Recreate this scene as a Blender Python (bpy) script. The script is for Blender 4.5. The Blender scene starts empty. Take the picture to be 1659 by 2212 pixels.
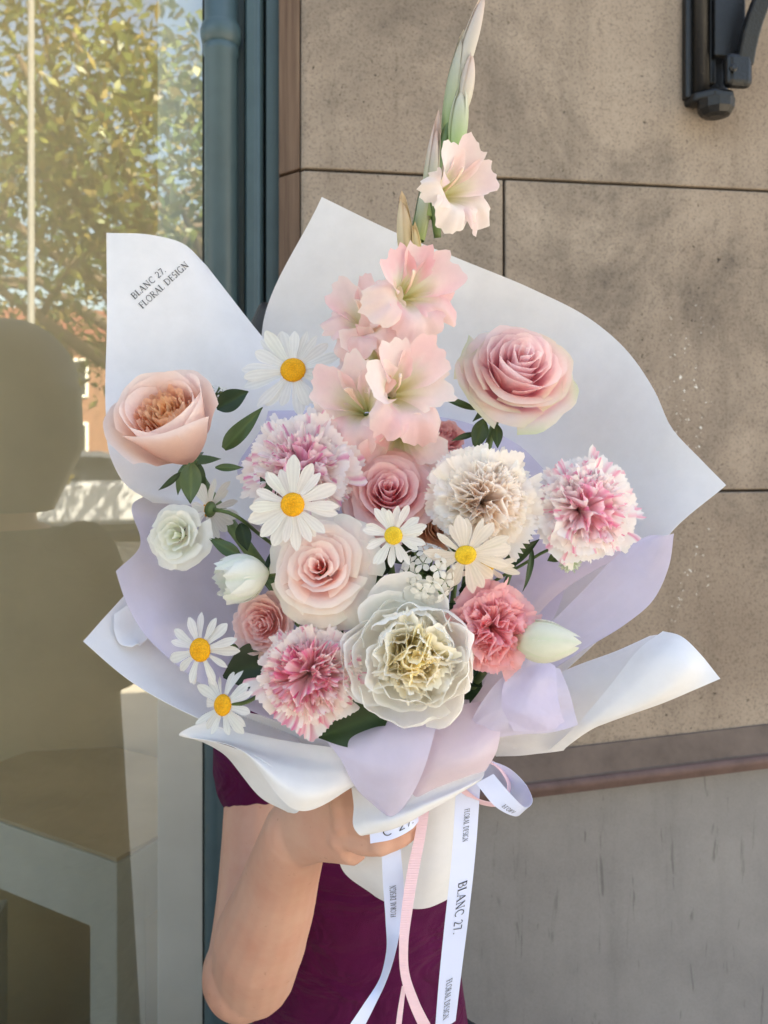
import bpy, math, random
import numpy as np
from mathutils import Matrix, Vector

# ------------------------------------------------------------------ camera, sky, sun, exposure
F, CU, CV, ZC = 1840.0, 829.5, 950.0, 1.5      # focal length / principal point in measured picture units, eye height
sc = bpy.context.scene
COL = sc.collection
cam_d = bpy.data.cameras.new('camera'); cam = bpy.data.objects.new('camera', cam_d); COL.objects.link(cam)
cam.location = (0, 0, ZC); cam.rotation_euler = (math.radians(90), 0, 0)
cam_d.sensor_fit = 'VERTICAL'; cam_d.sensor_height = 24.0; cam_d.lens = 24.0 * F / 2212.0
cam_d.shift_y = -(1106.0 - CV) / 2212.0
cam_d.clip_start = 0.02; cam_d.clip_end = 500
cam_d.dof.use_dof = True; cam_d.dof.focus_distance = 0.62; cam_d.dof.aperture_fstop = 8.0
sc.camera = cam

SUN_EL, SUN_AZ = math.radians(48), math.radians(24)     # behind the shop, a little to the right
w = bpy.data.worlds.new('World'); sc.world = w; w.use_nodes = True
nt = w.node_tree; nt.nodes.clear()
sky = nt.nodes.new('ShaderNodeTexSky'); sky.sky_type = 'NISHITA'; sky.sun_disc = False
sky.sun_elevation = SUN_EL; sky.sun_rotation = SUN_AZ; sky.air_density = 1.0; sky.dust_density = 2.5; sky.ozone_density = 0.6
bg = nt.nodes.new('ShaderNodeBackground'); bg.inputs['Strength'].default_value = 0.15
wo = nt.nodes.new('ShaderNodeOutputWorld')
nt.links.new(sky.outputs[0], bg.inputs[0]); nt.links.new(bg.outputs[0], wo.inputs[0])
sun_d = bpy.data.lights.new('sun', 'SUN'); sun = bpy.data.objects.new('sun', sun_d); COL.objects.link(sun)
sun_d.energy = 5.0; sun_d.angle = math.radians(0.5); sun_d.color = (1.0, 0.95, 0.86)
to_sun = Vector((math.sin(SUN_AZ) * math.cos(SUN_EL), math.cos(SUN_AZ) * math.cos(SUN_EL), math.sin(SUN_EL)))
sun.rotation_euler = to_sun.to_track_quat('Z', 'Y').to_euler(); sun.location = (3, 8, 12)
vs = sc.view_settings
sc.display_settings.display_device = 'sRGB'
vs.view_transform = 'Standard'; vs.look = 'None'; vs.gamma = 1.0; vs.exposure = 2.08
vs.use_white_balance = True; vs.white_balance_temperature = 7750; vs.white_balance_tint = 9
sc.cycles.use_denoising = True
sc.cycles.max_bounces = 14; sc.cycles.diffuse_bounces = 10; sc.cycles.glossy_bounces = 6; sc.cycles.transparent_max_bounces = 16; sc.cycles.transmission_bounces = 10
sc.cycles.sample_clamp_indirect = 6.0; sc.cycles.caustics_reflective = False; sc.cycles.caustics_refractive = False

# ------------------------------------------------------------------ small helpers
rng = np.random.default_rng(11)
def P(u, v, d): return np.array([(u - CU) / F * d, d, ZC - (v - CV) / F * d])
def lin(h):
    h = h.lstrip('#'); c = np.array([int(h[i:i + 2], 16) / 255 for i in (0, 2, 4)])
    return np.where(c <= 0.04045, c / 12.92, ((c + 0.055) / 1.055) ** 2.4)
def tag(o, label=None, cat=None, group=None, kind=None):
    for k, v in (('label', label), ('category', cat), ('group', group), ('kind', kind)):
        if v: o[k] = v
    return o
def link(o, parent=None):
    COL.objects.link(o)
    if parent is not None: o.parent = parent
    return o
def empty(name, M, label, cat, group=None):
    o = bpy.data.objects.new(name, None); o.empty_display_size = 0.02
    link(o); o.matrix_world = M
    return tag(o, label, cat, group)
def mesh(name, V, Fc, mat=None, parent=None, smooth=True, col=None, M=None):
    me = bpy.data.meshes.new(name)
    me.from_pydata([tuple(map(float, p)) for p in V], [], [tuple(map(int, f)) for f in Fc])
    if smooth: me.polygons.foreach_set('use_smooth', [True] * len(me.polygons))
    if col is not None:
        a = me.color_attributes.new('Col', 'FLOAT_COLOR', 'POINT')
        c = np.ones((len(V), 4), np.float32); c[:, :3] = np.asarray(col).reshape(-1, 3); a.data.foreach_set('color', c.ravel())
    if mat: me.materials.append(mat)
    me.update()
    o = bpy.data.objects.new(name, me); link(o, parent)
    if M is not None: o.matrix_world = M
    return o
def gridfaces(n, m, wrap=False, off=0):
    f = []
    for i in range(n - 1):
        for j in range(m if wrap else m - 1):
            k = (j + 1) % m
            f.append((off + i * m + j, off + i * m + k, off + (i + 1) * m + k, off + (i + 1) * m + j))
    return f
def spline(pts, n):
    """smooth curve through pts (k,3) resampled to n points by chord length"""
    p = np.asarray(pts, float)
    if len(p) == 1: return np.repeat(p, n, 0)
    seg = np.linalg.norm(np.diff(p, axis=0), axis=1) + 1e-9
    t = np.concatenate([[0], np.cumsum(seg)]); x = np.linspace(0, t[-1], n)
    m = np.zeros_like(p); m[0] = (p[1] - p[0]) / seg[0]; m[-1] = (p[-1] - p[-2]) / seg[-1]
    for i in range(1, len(p) - 1):
        s0 = (p[i] - p[i - 1]) / seg[i - 1]; s1 = (p[i + 1] - p[i]) / seg[i]
        m[i] = (s0 * seg[i] + s1 * seg[i - 1]) / (seg[i] + seg[i - 1])
    k = np.clip(np.searchsorted(t, x, 'right') - 1, 0, len(seg) - 1)
    h = seg[k][:, None]; s = ((x - t[k]) / seg[k])[:, None]
    return ((2 * s**3 - 3 * s**2 + 1) * p[k] + (s**3 - 2 * s**2 + s) * h * m[k] + (-2 * s**3 + 3 * s**2) * p[k + 1] + (s**3 - s**2) * h * m[k + 1])
def tube(pts, rad, n=10, segs=None, caps=True, ell=None, up=(0, 0, 1)):
    """tapered tube; rad list; ell = (ratio) flattening of the second axis"""
    pts = np.asarray(pts, float); rad = np.asarray(rad, float)
    if segs:
        q = spline(pts, segs); rr = np.interp(np.linspace(0, 1, segs), np.linspace(0, 1, len(rad)), rad)
        L = np.concatenate([[0], np.cumsum(np.linalg.norm(np.diff(pts, axis=0), axis=1))]); L /= L[-1]
        rr = np.interp(np.linspace(0, 1, segs), L, rad); pts, rad = q, rr
    V = []; T = np.gradient(pts, axis=0); T /= np.linalg.norm(T, axis=1)[:, None] + 1e-9
    ref = np.array(up, float); ref = ref if abs(np.dot(ref, T[0])) < 0.9 else np.array([1.0, 0.1, 0])
    for i in range(len(pts)):
        a = ref - T[i] * np.dot(ref, T[i]); a /= np.linalg.norm(a); b = np.cross(T[i], a); ref = a
        e = 1.0 if ell is None else (ell[i] if hasattr(ell, '__len__') else ell)
        for k in range(n):
            th = 2 * math.pi * k / n; V.append(pts[i] + rad[i] * (math.cos(th) * a + e * math.sin(th) * b))
    Fc = gridfaces(len(pts), n, True)
    if caps:
        Fc.append(tuple(range(n - 1, -1, -1))); Fc.append(tuple((len(pts) - 1) * n + k for k in range(n)))
    return np.array(V), Fc
def join(parts):
    V = []; Fc = []; o = 0
    for v, f in parts:
        V.append(np.asarray(v)); Fc += [tuple(i + o for i in q) for q in f]; o += len(v)
    return np.concatenate(V), Fc
def box(x0, x1, y0, y1, z0, z1):
    V = [(x, y, z) for x in (x0, x1) for y in (y0, y1) for z in (z0, z1)]
    return np.array(V, float), [(0, 1, 3, 2), (4, 6, 7, 5), (0, 4, 5, 1), (2, 3, 7, 6), (0, 2, 6, 4), (1, 5, 7, 3)]
def prism(prof, z0, z1, dz=lambda x: 0.0):
    """vertical extrusion of a plan profile (x,y), counter-clockwise or not"""
    n = len(prof); V = [(x, y, z0 + dz(x)) for x, y in prof] + [(x, y, z1 + dz(x)) for x, y in prof]
    return np.array(V), [(i, (i + 1) % n, n + (i + 1) % n, n + i) for i in range(n)] + [tuple(range(n - 1, -1, -1)), tuple(range(n, 2 * n))]
def lathe(prof, n=20, c=(0, 0, 0)):
    V = [(c[0] + r * math.cos(2 * math.pi * k / n), c[1] + r * math.sin(2 * math.pi * k / n), c[2] + z) for r, z in prof for k in range(n)]
    return np.array(V), gridfaces(len(prof), n, True) + [tuple(range(n - 1, -1, -1)), tuple((len(prof) - 1) * n + k for k in range(n))]
def ellipsoid(c, r, n=10, m=14):
    V = []
    for i in range(n + 1):
        th = math.pi * (0.02 + 0.96 * i / n)
        for k in range(m):
            ph = 2 * math.pi * k / m
            V.append((c[0] + r[0] * math.sin(th) * math.cos(ph), c[1] + r[1] * math.sin(th) * math.sin(ph), c[2] + r[2] * math.cos(th)))
    return np.array(V), gridfaces(n + 1, m, True) + [tuple(range(m)), tuple(n * m + k for k in range(m - 1, -1, -1))]
def bevel(o, wd, seg=2):
    m = o.modifiers.new('bevel', 'BEVEL'); m.width = wd; m.segments = seg; m.limit_method = 'ANGLE'; return o

# ------------------------------------------------------------------ materials
def new_mat(name):
    m = bpy.data.materials.new(name); m.use_nodes = True; t = m.node_tree
    return m, t, t.nodes['Principled BSDF'], t.nodes['Material Output']
def ramp(t, fac, stops):
    r = t.nodes.new('ShaderNodeValToRGB'); e = r.color_ramp.elements
    while len(e) < len(stops): e.new(0.5)
    for k, (p, c) in enumerate(stops):
        e[k].position = p; e[k].color = (*(c if hasattr(c, '__len__') else (c, c, c)), 1)
    t.links.new(fac, r.inputs[0]); return r.outputs[0]
def noise(t, scale, detail=4, rough=0.55, vec=None, dist=0.0):
    n = t.nodes.new('ShaderNodeTexNoise'); n.inputs['Scale'].default_value = scale; n.inputs['Detail'].default_value = detail
    n.inputs['Roughness'].default_value = rough; n.inputs['Distortion'].default_value = dist
    if vec is not None: t.links.new(vec, n.inputs['Vector'])
    return n.outputs['Fac']
def coords(t, scale=(1, 1, 1), kind='Object', rot=(0, 0, 0)):
    tc = t.nodes.new('ShaderNodeTexCoord'); mp = t.nodes.new('ShaderNodeMapping')
    mp.inputs['Scale'].default_value = scale; mp.inputs['Rotation'].default_value = rot; t.links.new(tc.outputs[kind], mp.inputs[0]); return mp.outputs[0]
def mixc(t, fac, a, b, mode='MIX'):
    m = t.nodes.new('ShaderNodeMix'); m.data_type = 'RGBA'; m.blend_type = mode
    for sock, val in ((m.inputs[0], fac), (m.inputs[6], a), (m.inputs[7], b)):
        if isinstance(val, bpy.types.NodeSocket): t.links.new(val, sock)
        elif hasattr(val, '__len__'): sock.default_value = (*val, 1)
        else: sock.default_value = val
    return m.outputs[2]
def bump(t, h, strength, dist, bsdf):
    b = t.nodes.new('ShaderNodeBump'); b.inputs['Strength'].default_value = strength; b.inputs['Distance'].default_value = dist
    t.links.new(h, b.inputs['Height']); t.links.new(b.outputs[0], bsdf.inputs['Normal']); return b.outputs[0]
def simple(name, c, rough=0.6, metal=0.0, nscale=None, namp=0.12, bscale=None, bstr=0.2, bdist=0.001, spec=0.5):
    m, t, b, o = new_mat(name); c = lin(c) if isinstance(c, str) else np.array(c)
    b.inputs['Base Color'].default_value = (*c, 1); b.inputs['Roughness'].default_value = rough; b.inputs['Metallic'].default_value = metal
    b.inputs['Specular IOR Level'].default_value = spec
    v = coords(t)
    if nscale:
        f = noise(t, nscale, 5, 0.6, v); t.links.new(ramp(t, f, [(0.3, c * (1 - namp)), (0.7, np.minimum(c * (1 + namp), 1))]), b.inputs['Base Color'])
    if bscale: bump(t, noise(t, bscale, 4, 0.6, v), bstr, bdist, b)
    return m
def translucent(name, fac, col=None, attr=False, rough=0.5, tr_gain=1.0, bscale=600, bstr=0.05, spec=0.35, clear=0.0):
    m, t, b, o = new_mat(name)
    tr = t.nodes.new('ShaderNodeBsdfTranslucent'); mx = t.nodes.new('ShaderNodeMixShader'); mx.inputs[0].default_value = fac
    b.inputs['Roughness'].default_value = rough; b.inputs['Specular IOR Level'].default_value = spec
    if attr:
        a = t.nodes.new('ShaderNodeVertexColor'); a.layer_name = 'Col'
        v = coords(t); f = noise(t, 260, 3, 0.6, v)
        c = mixc(t, 1.0, a.outputs[0], ramp(t, f, [(0.3, 0.965), (0.7, 1.0)]), 'MULTIPLY')
        t.links.new(c, b.inputs['Base Color']); t.links.new(c, tr.inputs['Color'])
    else:
        c = lin(col); v = coords(t); f = noise(t, 40, 6, 0.7, v)
        cc = ramp(t, f, [(0.3, c * 0.96), (0.7, np.minimum(c * 1.03, 1))])
        t.links.new(cc, b.inputs['Base Color']); t.links.new(cc, tr.inputs['Color'])
    nrm = bump(t, noise(t, bscale, 4, 0.6, coords(t)), bstr, 0.0006, b); t.links.new(nrm, tr.inputs['Normal'])
    t.links.new(b.outputs[0], mx.inputs[1]); t.links.new(tr.outputs[0], mx.inputs[2])
    out = mx.outputs[0]
    if clear > 0:
        tp = t.nodes.new('ShaderNodeBsdfTransparent'); m2 = t.nodes.new('ShaderNodeMixShader'); m2.inputs[0].default_value = clear
        t.links.new(out, m2.inputs[1]); t.links.new(tp.outputs[0], m2.inputs[2]); out = m2.outputs[0]
    t.links.new(out, o.inputs['Surface']); return m

M_PETAL = translucent('petal', 0.46, attr=True, rough=0.6, bscale=350, bstr=0.12, spec=0.14)
M_LEAF = translucent('leaf', 0.18, attr=True, rough=0.42, bscale=180, bstr=0.25, spec=0.5)
M_STEM = simple('stem', (0.10, 0.16, 0.05), 0.5, nscale=60, namp=0.3, bscale=300)
M_PAPER = translucent('white_paper', 0.22, '#eeeef0', rough=0.62, bscale=900, bstr=0.04, spec=0.25)
M_TISSUE = translucent('lavender_tissue', 0.50, '#eae6f6', rough=0.7, bscale=260, bstr=0.22, spec=0.15, clear=0.28)
M_TISSUE2 = translucent('pink_tissue', 0.50, '#f2e6ee', rough=0.7, bscale=260, bstr=0.2, spec=0.15, clear=0.28)
M_INK = simple('black_ink', '#20222a', 0.6)
# ------------------------------------------------------------------ the shop front (its own frame: x along the wall, y into the building)
TH = math.atan(0.15); Y0 = 1.32
MW = Matrix.Translation((0, Y0, 0)) @ Matrix.Rotation(TH, 4, 'Z')
def WS(u, dep=0.0):
    k = (u - CU) / F; c, s = math.cos(TH), math.sin(TH)
    return (k * (Y0 + c * dep) + s * dep) / (c - k * s)
def WZ(u, v, dep=0.0):
    x = WS(u, dep); Y = Y0 + math.sin(TH) * x + math.cos(TH) * dep
    return ZC - (v - CV) / F * Y
def wmesh(name, vf, mat, parent=None, smooth=False):
    o = mesh(name, vf[0], vf[1], mat, None, smooth)
    if parent is None: o.matrix_world = MW
    else: o.parent = parent
    return o

def stone_mat():
    m, t, b, o = new_mat('sandstone'); v = coords(t, kind='Generated'); tc = t.nodes.new('ShaderNodeTexCoord')
    g = t.nodes.new('ShaderNodeNewGeometry'); mp = t.nodes.new('ShaderNodeMapping'); t.links.new(g.outputs['Position'], mp.inputs[0]); p = mp.outputs[0]
    base = ramp(t, noise(t, 3.2, 5, 0.6, p), [(0.3, lin('#897b6e')), (0.5, lin('#998b7d')), (0.72, lin('#a99b8c'))])
    soot = ramp(t, noise(t, 2.6, 6, 0.72, p, 0.6), [(0.47, 0.0), (0.70, 0.85)])
    c = mixc(t, soot, base, lin('#625a53'))
    fine = ramp(t, noise(t, 230, 3, 0.6, p), [(0.32, 0.66), (0.48, 1.0), (0.72, 1.12)])
    c = mixc(t, 0.85, c, fine, 'MULTIPLY')
    pit = noise(t, 150, 2, 0.5, p); pits = ramp(t, pit, [(0.24, 0.0), (0.33, 1.0)])
    c = mixc(t, ramp(t, noise(t, 7, 4, 0.6, p), [(0.38, 0.1), (0.68, 0.95)]), c, pits, 'MULTIPLY')
    st = t.nodes.new('ShaderNodeMapping'); st.inputs['Scale'].default_value = (9, 9, 0.8); t.links.new(g.outputs['Position'], st.inputs[0])
    streak = ramp(t, noise(t, 1.6, 5, 0.65, st.outputs[0]), [(0.50, 1.0), (0.72, 0.66)])
    c = mixc(t, 0.6, c, streak, 'MULTIPLY')
    # flakes of old white paint on the block to the right of the bouquet
    fl = ramp(t, noise(t, 95, 3, 0.62, p), [(0.655, 0.0), (0.67, 1.0)])
    sp = t.nodes.new('ShaderNodeSeparateXYZ'); t.links.new(g.outputs['Position'], sp.inputs[0])
    def band(sock, a, bb, soft):
        q = t.nodes.new('ShaderNodeMapRange'); q.interpolation_type = 'SMOOTHSTEP'; q.inputs[1].default_value = a - soft; q.inputs[2].default_value = a + soft
        t.links.new(sock, q.inputs[0]); r = t.nodes.new('ShaderNodeMapRange'); r.interpolation_type = 'SMOOTHSTEP'
        r.inputs[1].default_value = bb - soft; r.inputs[2].default_value = bb + soft; r.inputs[3].default_value = 1; r.inputs[4].default_value = 0; t.links.new(sock, r.inputs[0])
        k = t.nodes.new('ShaderNodeMath'); k.operation = 'MULTIPLY'; t.links.new(q.outputs[0], k.inputs[0]); t.links.new(r.outputs[0], k.inputs[1]); return k.outputs[0]
    k = t.nodes.new('ShaderNodeMath'); k.operation = 'MULTIPLY'; t.links.new(band(sp.outputs[0], 0.465, 0.535, 0.02), k.inputs[0]); t.links.new(band(sp.outputs[2], 1.22, 1.70, 0.06), k.inputs[1])
    k2 = t.nodes.new('ShaderNodeMath'); k2.operation = 'MULTIPLY'; t.links.new(k.outputs[0], k2.inputs[0]); t.links.new(fl, k2.inputs[1])
    c = mixc(t, k2.outputs[0], c, lin('#d8d6d0'))
    t.links.new(c, b.inputs['Base Color']); b.inputs['Roughness'].default_value = 0.9; b.inputs['Specular IOR Level'].default_value = 0.2
    h = t.nodes.new('ShaderNodeMath'); h.operation = 'ADD'; t.links.new(noise(t, 180, 4, 0.7, p), h.inputs[0]); t.links.new(pits, h.inputs[1])
    bump(t, h.outputs[0], 0.45, 0.0012, b); return m
def render_mat():
    m, t, b, o = new_mat('grey_render'); g = t.nodes.new('ShaderNodeNewGeometry'); mp = t.nodes.new('ShaderNodeMapping'); t.links.new(g.outputs['Position'], mp.inputs[0]); p = mp.outputs[0]
    base = ramp(t, noise(t, 4, 6, 0.65, p), [(0.3, lin('#7d7a79')), (0.7, lin('#908d8b'))])
    st = t.nodes.new('ShaderNodeMapping'); st.inputs['Scale'].default_value = (14, 14, 1.6); t.links.new(g.outputs['Position'], st.inputs[0])
    c = mixc(t, 0.8, base, ramp(t, noise(t, 1.3, 6, 0.7, st.outputs[0], 0.4), [(0.50, 1.0), (0.66, 0.90), (0.80, 0.72)]), 'MULTIPLY')
    st2 = t.nodes.new('ShaderNodeMapping'); st2.inputs['Scale'].default_value = (60, 60, 7); t.links.new(g.outputs['Position'], st2.inputs[0])
    c = mixc(t, 0.8, c, ramp(t, noise(t, 1.0, 3, 0.6, st2.outputs[0], 0.8), [(0.635, 1.0), (0.69, 0.55)]), 'MULTIPLY')
    c = mixc(t, 0.5, c, ramp(t, noise(t, 300, 3, 0.6, p), [(0.3, 0.85), (0.6, 1.04)]), 'MULTIPLY')
    t.links.new(c, b.inputs['Base Color']); b.inputs['Roughness'].default_value = 0.8
    bump(t, noise(t, 120, 5, 0.7, p), 0.35, 0.001, b); return m
M_STONE = stone_mat(); M_RENDER = render_mat()
def jamb_mat():
    m, t, b, o = new_mat('brown_jamb_stone'); g = t.nodes.new('ShaderNodeNewGeometry'); mp = t.nodes.new('ShaderNodeMapping'); mp.inputs['Scale'].default_value = (60, 60, 2.5); t.links.new(g.outputs['Position'], mp.inputs[0])
    t.links.new(ramp(t, noise(t, 1.5, 5, 0.65, mp.outputs[0]), [(0.3, lin('#5c4638')), (0.55, lin('#7b6250')), (0.75, lin('#8c745f'))]), b.inputs['Base Color']); b.inputs['Roughness'].default_value = 0.85
    bump(t, noise(t, 160, 4, 0.6, g.outputs['Position']), 0.3, 0.001, b); return m
M_JAMB = jamb_mat()
M_MORTAR = simple('mortar', '#3d352e', 0.95, nscale=80, namp=0.3)
M_MOULD = simple('moulding_stone', '#6a5d55', 0.85, nscale=14, namp=0.28, bscale=220, bstr=0.4)
M_RED = simple('red_brown_paint', '#6a5551', 0.8, nscale=30, namp=0.22, bscale=200, bstr=0.3)
M_TEAL = simple('teal_paint', '#43595f', 0.38, nscale=18, namp=0.10, bscale=140, bstr=0.06)
M_SEAL = simple('dark_sealant', '#1d211f', 0.7)
M_IRON = simple('black_iron', '#0d0e10', 0.34, nscale=40, namp=0.4, bscale=260, bstr=0.5, bdist=0.002)
M_WHITEP = simple('white_furniture_paint', '#eef1e9', 0.5, nscale=8, namp=0.06, bscale=60, bstr=0.05)
M_BROWN = simple('tan_plaster', '#f0dfbe', 0.9, nscale=3, namp=0.08)
M_TABLETOP = simple('reflection_tint_tabletop', '#e2d2b4', 0.25, nscale=5, namp=0.08)  # brown reflection on the tabletop is put into its base colour
M_FLOORW = simple('dark_floor', '#a89a82', 0.5, nscale=9, namp=0.2)

# stone wall right of the window, built block by block
zA, zB = WZ(1100, 386), WZ(1600, 1060); sJ = WS(1089); sL, sR = WS(650), 2.6; sC = WS(603, 0.036)
wall = empty('stone_wall', MW, 'tan sandstone block wall with dark joints right of the window', 'wall')
wmesh('mortar_bed', box(sL + 0.006, sR, 0.007, 0.20, 0.0, 4.95), M_MORTAR, wall)
G = 0.0022
def block(s0, s1, z0, z1, left):
    if left:
        jb = wmesh('jamb_stone', prism([(sL - 0.0015, 0.004), (sC + 0.008, 0.031), (sC, 0.040), (sC, 0.19), (sL - 0.0015, 0.19)], z0 + G, z1 - G), M_JAMB, wall); bevel(jb, 0.002, 2)
        prof = [(sL + 0.010, 0), (sL + 0.004, 0.0012), (sL, 0.006), (sL, 0.19), (s1, 0.19), (s1, 0)]
    else: prof = [(s0, 0), (s0, 0.19), (s1, 0.19), (s1, 0)]
    o = wmesh('stone_block', prism(prof, z0 + G, z1 - G), M_STONE, wall); bevel(o, 0.0022, 2); return o
mz = WZ(1240, 1610) - 0.02
courses = [(mz, zB, [1.9]), (zB, zA, [sJ, 1.35]), (zA, zA + 0.49, [0.95, 1.8]), (zA + 0.49, zA + 0.98, [0.3, 1.2]), (zA + 0.98, zA + 1.47, [0.8, 1.7]), (zA + 1.47, zA + 1.96, [0.3, 1.3]), (zA + 1.96, zA + 2.45, [0.9, 1.8]), (zA + 2.45, 4.95, [0.4, 1.4])]
for z0, z1, js in courses:
    e = [sC] + js + [sR]
    for k in range(len(e) - 1): block(e[k] + (G if k else 0), e[k + 1] - G, z0, z1, k == 0)
# moulding: swept profile, a little out of level, and the rendered plinth under it
sl = 0.058
def sweep(prof, s0, s1, n=30):
    V = []; m = len(prof)
    for i in range(n):
        s = s0 + (s1 - s0) * i / (n - 1)
        V += [(s, y, z + sl * (s - WS(1240))) for y, z in prof]
    return np.array(V), gridfaces(n, m, True) + [tuple(range(m - 1, -1, -1)), tuple((n - 1) * m + k for k in range(m))]
zt = WZ(1240, 1610); zb = WZ(1240, 1702); hh = zt - zb
mo = empty('wall_moulding', MW, 'weathered brown stone moulding with a thin reddish lower band', 'moulding')
wmesh('sloped_face', sweep([(0.03, zt), (-0.004, zt - 0.002), (-0.007, zt - 0.010), (-0.018, zt - hh * 0.60), (-0.021, zt - hh * 0.63), (0.03, zt - hh * 0.63)], sC + 0.02, sR), M_MOULD, mo)
wmesh('red_band', sweep([(0.03, zt - hh * 0.632), (-0.019, zt - hh * 0.632), (-0.0255, zt - hh * 0.70), (-0.026, zt - hh * 0.82), (-0.019, zt - hh * 0.86), (-0.017, zb), (0.03, zb)], sC + 0.02, sR), M_RED, mo, True)
pl = wmesh('rendered_plinth', sweep([(0.006, zb - 0.004), (0.006, -0.2), (0.2, -0.2), (0.2, zb - 0.004)], sC + 0.02, sR, 6), M_RENDER)
tag(pl, 'grey rendered lower wall with drip stains under the brown moulding', 'wall')
# pier on the far side of the window and the facade above it (outside the picture)
wl = empty('stone_wall', MW, 'sandstone pier at the far side of the shop window', 'wall')
for k in range(10):
    wmesh('stone_block', box(-2.35, -2.1, 0, 0.19, k * 0.49 + G, (k + 1) * 0.49 - G), M_STONE, wl)
fa = empty('upper_facade', MW, 'sandstone courses above the shop window', 'wall')
for k in range(4):
    wmesh('stone_block', box(-2.1 + G, sC - G, 0, 0.19, 2.95 + k * 0.49 + G, 2.95 + (k + 1) * 0.49 - G), M_STONE, fa)

# shop window: pane, frame boards, half-round mullion with its ring
def glass_mat():
    m, t, b, o = new_mat('window_glass'); t.nodes.remove(b)
    gl = t.nodes.new('ShaderNodeBsdfGlossy'); gl.inputs['Roughness'].default_value = 0.0; gl.inputs['Color'].default_value = (0.98, 1.0, 0.97, 1)
    tp = t.nodes.new('ShaderNodeBsdfTransparent'); tp.inputs['Color'].default_value = (0.97, 0.98, 0.95, 1)
    fr = t.nodes.new('ShaderNodeLayerWeight'); fr.inputs['Blend'].default_value = 0.25
    mr = t.nodes.new('ShaderNodeMapRange'); mr.inputs[3].default_value = 0.27; mr.inputs[4].default_value = 0.9; t.links.new(fr.outputs['Fresnel'], mr.inputs[0])
    mx = t.nodes.new('ShaderNodeMixShader'); t.links.new(mr.outputs[0], mx.inputs[0]); t.links.new(tp.outputs[0], mx.inputs[1]); t.links.new(gl.outputs[0], mx.inputs[2])
    t.links.new(mx.outputs[0], o.inputs[0]); return m
M_GLASS = glass_mat()
win = empty('shop_window', MW, 'tall shop window with teal painted frame and half round mullion', 'window')
gx = WS(441, 0.085)
gp = mesh('glass_pane', [(-2.05, 0.085, 0.25), (gx, 0.085, 0.25), (gx, 0.085, 2.92), (-2.05, 0.085, 2.92)], [(0, 1, 2, 3)], M_GLASS, None, False); gp.parent = win
wmesh('sealant', box(gx - 0.002, gx + 0.006, 0.070, 0.10, 0.25, 2.92), M_SEAL, win)
a0, a1, a2, a3, a4 = WS(604, 0.06), WS(573, 0.06), WS(567, 0.05), WS(529, 0.05), WS(520, 0.07)
wmesh('frame_board', prism([(a0 + 0.012, 0.062), (a1 + 0.002, 0.060), (a1, 0.068), (a1, 0.14), (a0 + 0.012, 0.14)], 0.2, 2.95), M_TEAL, win)
wmesh('frame_board', prism([(a2 + 0.0015, 0.066), (a2, 0.056), (a2 - 0.004, 0.050), ((a2 + a3) / 2 + 0.006, 0.0515), ((a2 + a3) / 2, 0.049), (a3 + 0.003, 0.050), (a3, 0.056), (a3 - 0.001, 0.14), (a2 + 0.0015, 0.14)], 0.2, 2.95), M_TEAL, win)
wmesh('frame_board', prism([(a3 - 0.0015, 0.078), (gx + 0.0065, 0.080), (gx + 0.0065, 0.14), (a3 - 0.0015, 0.14)], 0.2, 2.95), M_TEAL, win)
wmesh('frame_back', box(gx + 0.0065, a0 + 0.012, 0.1405, 0.165, 0.2, 2.95), M_TEAL, win)
cx = WS(477, 0.055); cr = 0.0255
zr = WZ(477, 72, 0.05)
cl = wmesh('half_round_mullion', lathe([(cr, 0.2), (cr, zr - 0.035), (cr * 1.09, zr - 0.030), (cr * 1.09, zr - 0.019), (cr * 1.02, zr - 0.017), (cr * 1.16, zr - 0.013), (cr * 1.25, zr - 0.002), (cr * 1.25, zr + 0.006), (cr * 1.14, zr + 0.016), (cr, zr + 0.020), (cr, 2.95)], 40, (cx, 0.058, 0)), M_TEAL, win, True)
cl.modifiers.new('edges', 'EDGE_SPLIT').split_angle = math.radians(50)
wmesh('head_board', box(-2.1, a0 + 0.01, 0.03, 0.13, 2.90, 2.95), M_TEAL, win)
wmesh('sill_board', box(-2.1, gx, 0.03, 0.15, 0.19, 0.255), M_TEAL, win)
wmesh('stall_riser', box(-2.1, a0, 0.05, 0.14, 0.0, 0.185), M_TEAL, win)
wmesh('frame_board', box(-2.1, -2.05, 0.05, 0.14, 0.256, 2.895), M_TEAL, win)

# shop interior
for nm, bx_, mt in (('interior_floor', box(-2.35, 2.6, 0.2, 3.2, -0.05, 0.02), M_FLOORW), ('interior_ceiling', box(-2.35, 2.6, 0.195, 3.2, 3.0, 3.1), M_WHITEP),
                    ('interior_back_wall', box(-2.35, 2.6, 0.86, 0.96, 0.021, 2.999), M_BROWN), ('interior_side_wall', box(-0.02, 0.06, 0.2, 0.859, 0.021, 2.999), M_BROWN), 
                    ('flat_roof', box(-2.35, 2.6, 0.2, 3.2, 4.75, 4.95), M_MORTAR), ('rear_wall', box(-2.35, 2.6, 3.2, 3.4, 0, 4.95), M_MORTAR)):
    tag(wmesh(nm, bx_, mt), kind='structure')
sw = empty('side_window', MW, 'added side window letting daylight into the shop display', 'window')  # unseen side window, added so daylight brightens the display interior
gs = mesh('glass_pane', [(-2.30, 0.22, 0.30), (-2.30, 0.84, 0.30), (-2.30, 0.84, 2.90), (-2.30, 0.22, 2.90)], [(0, 1, 2, 3)], M_GLASS, None, False); gs.parent = sw
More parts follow.
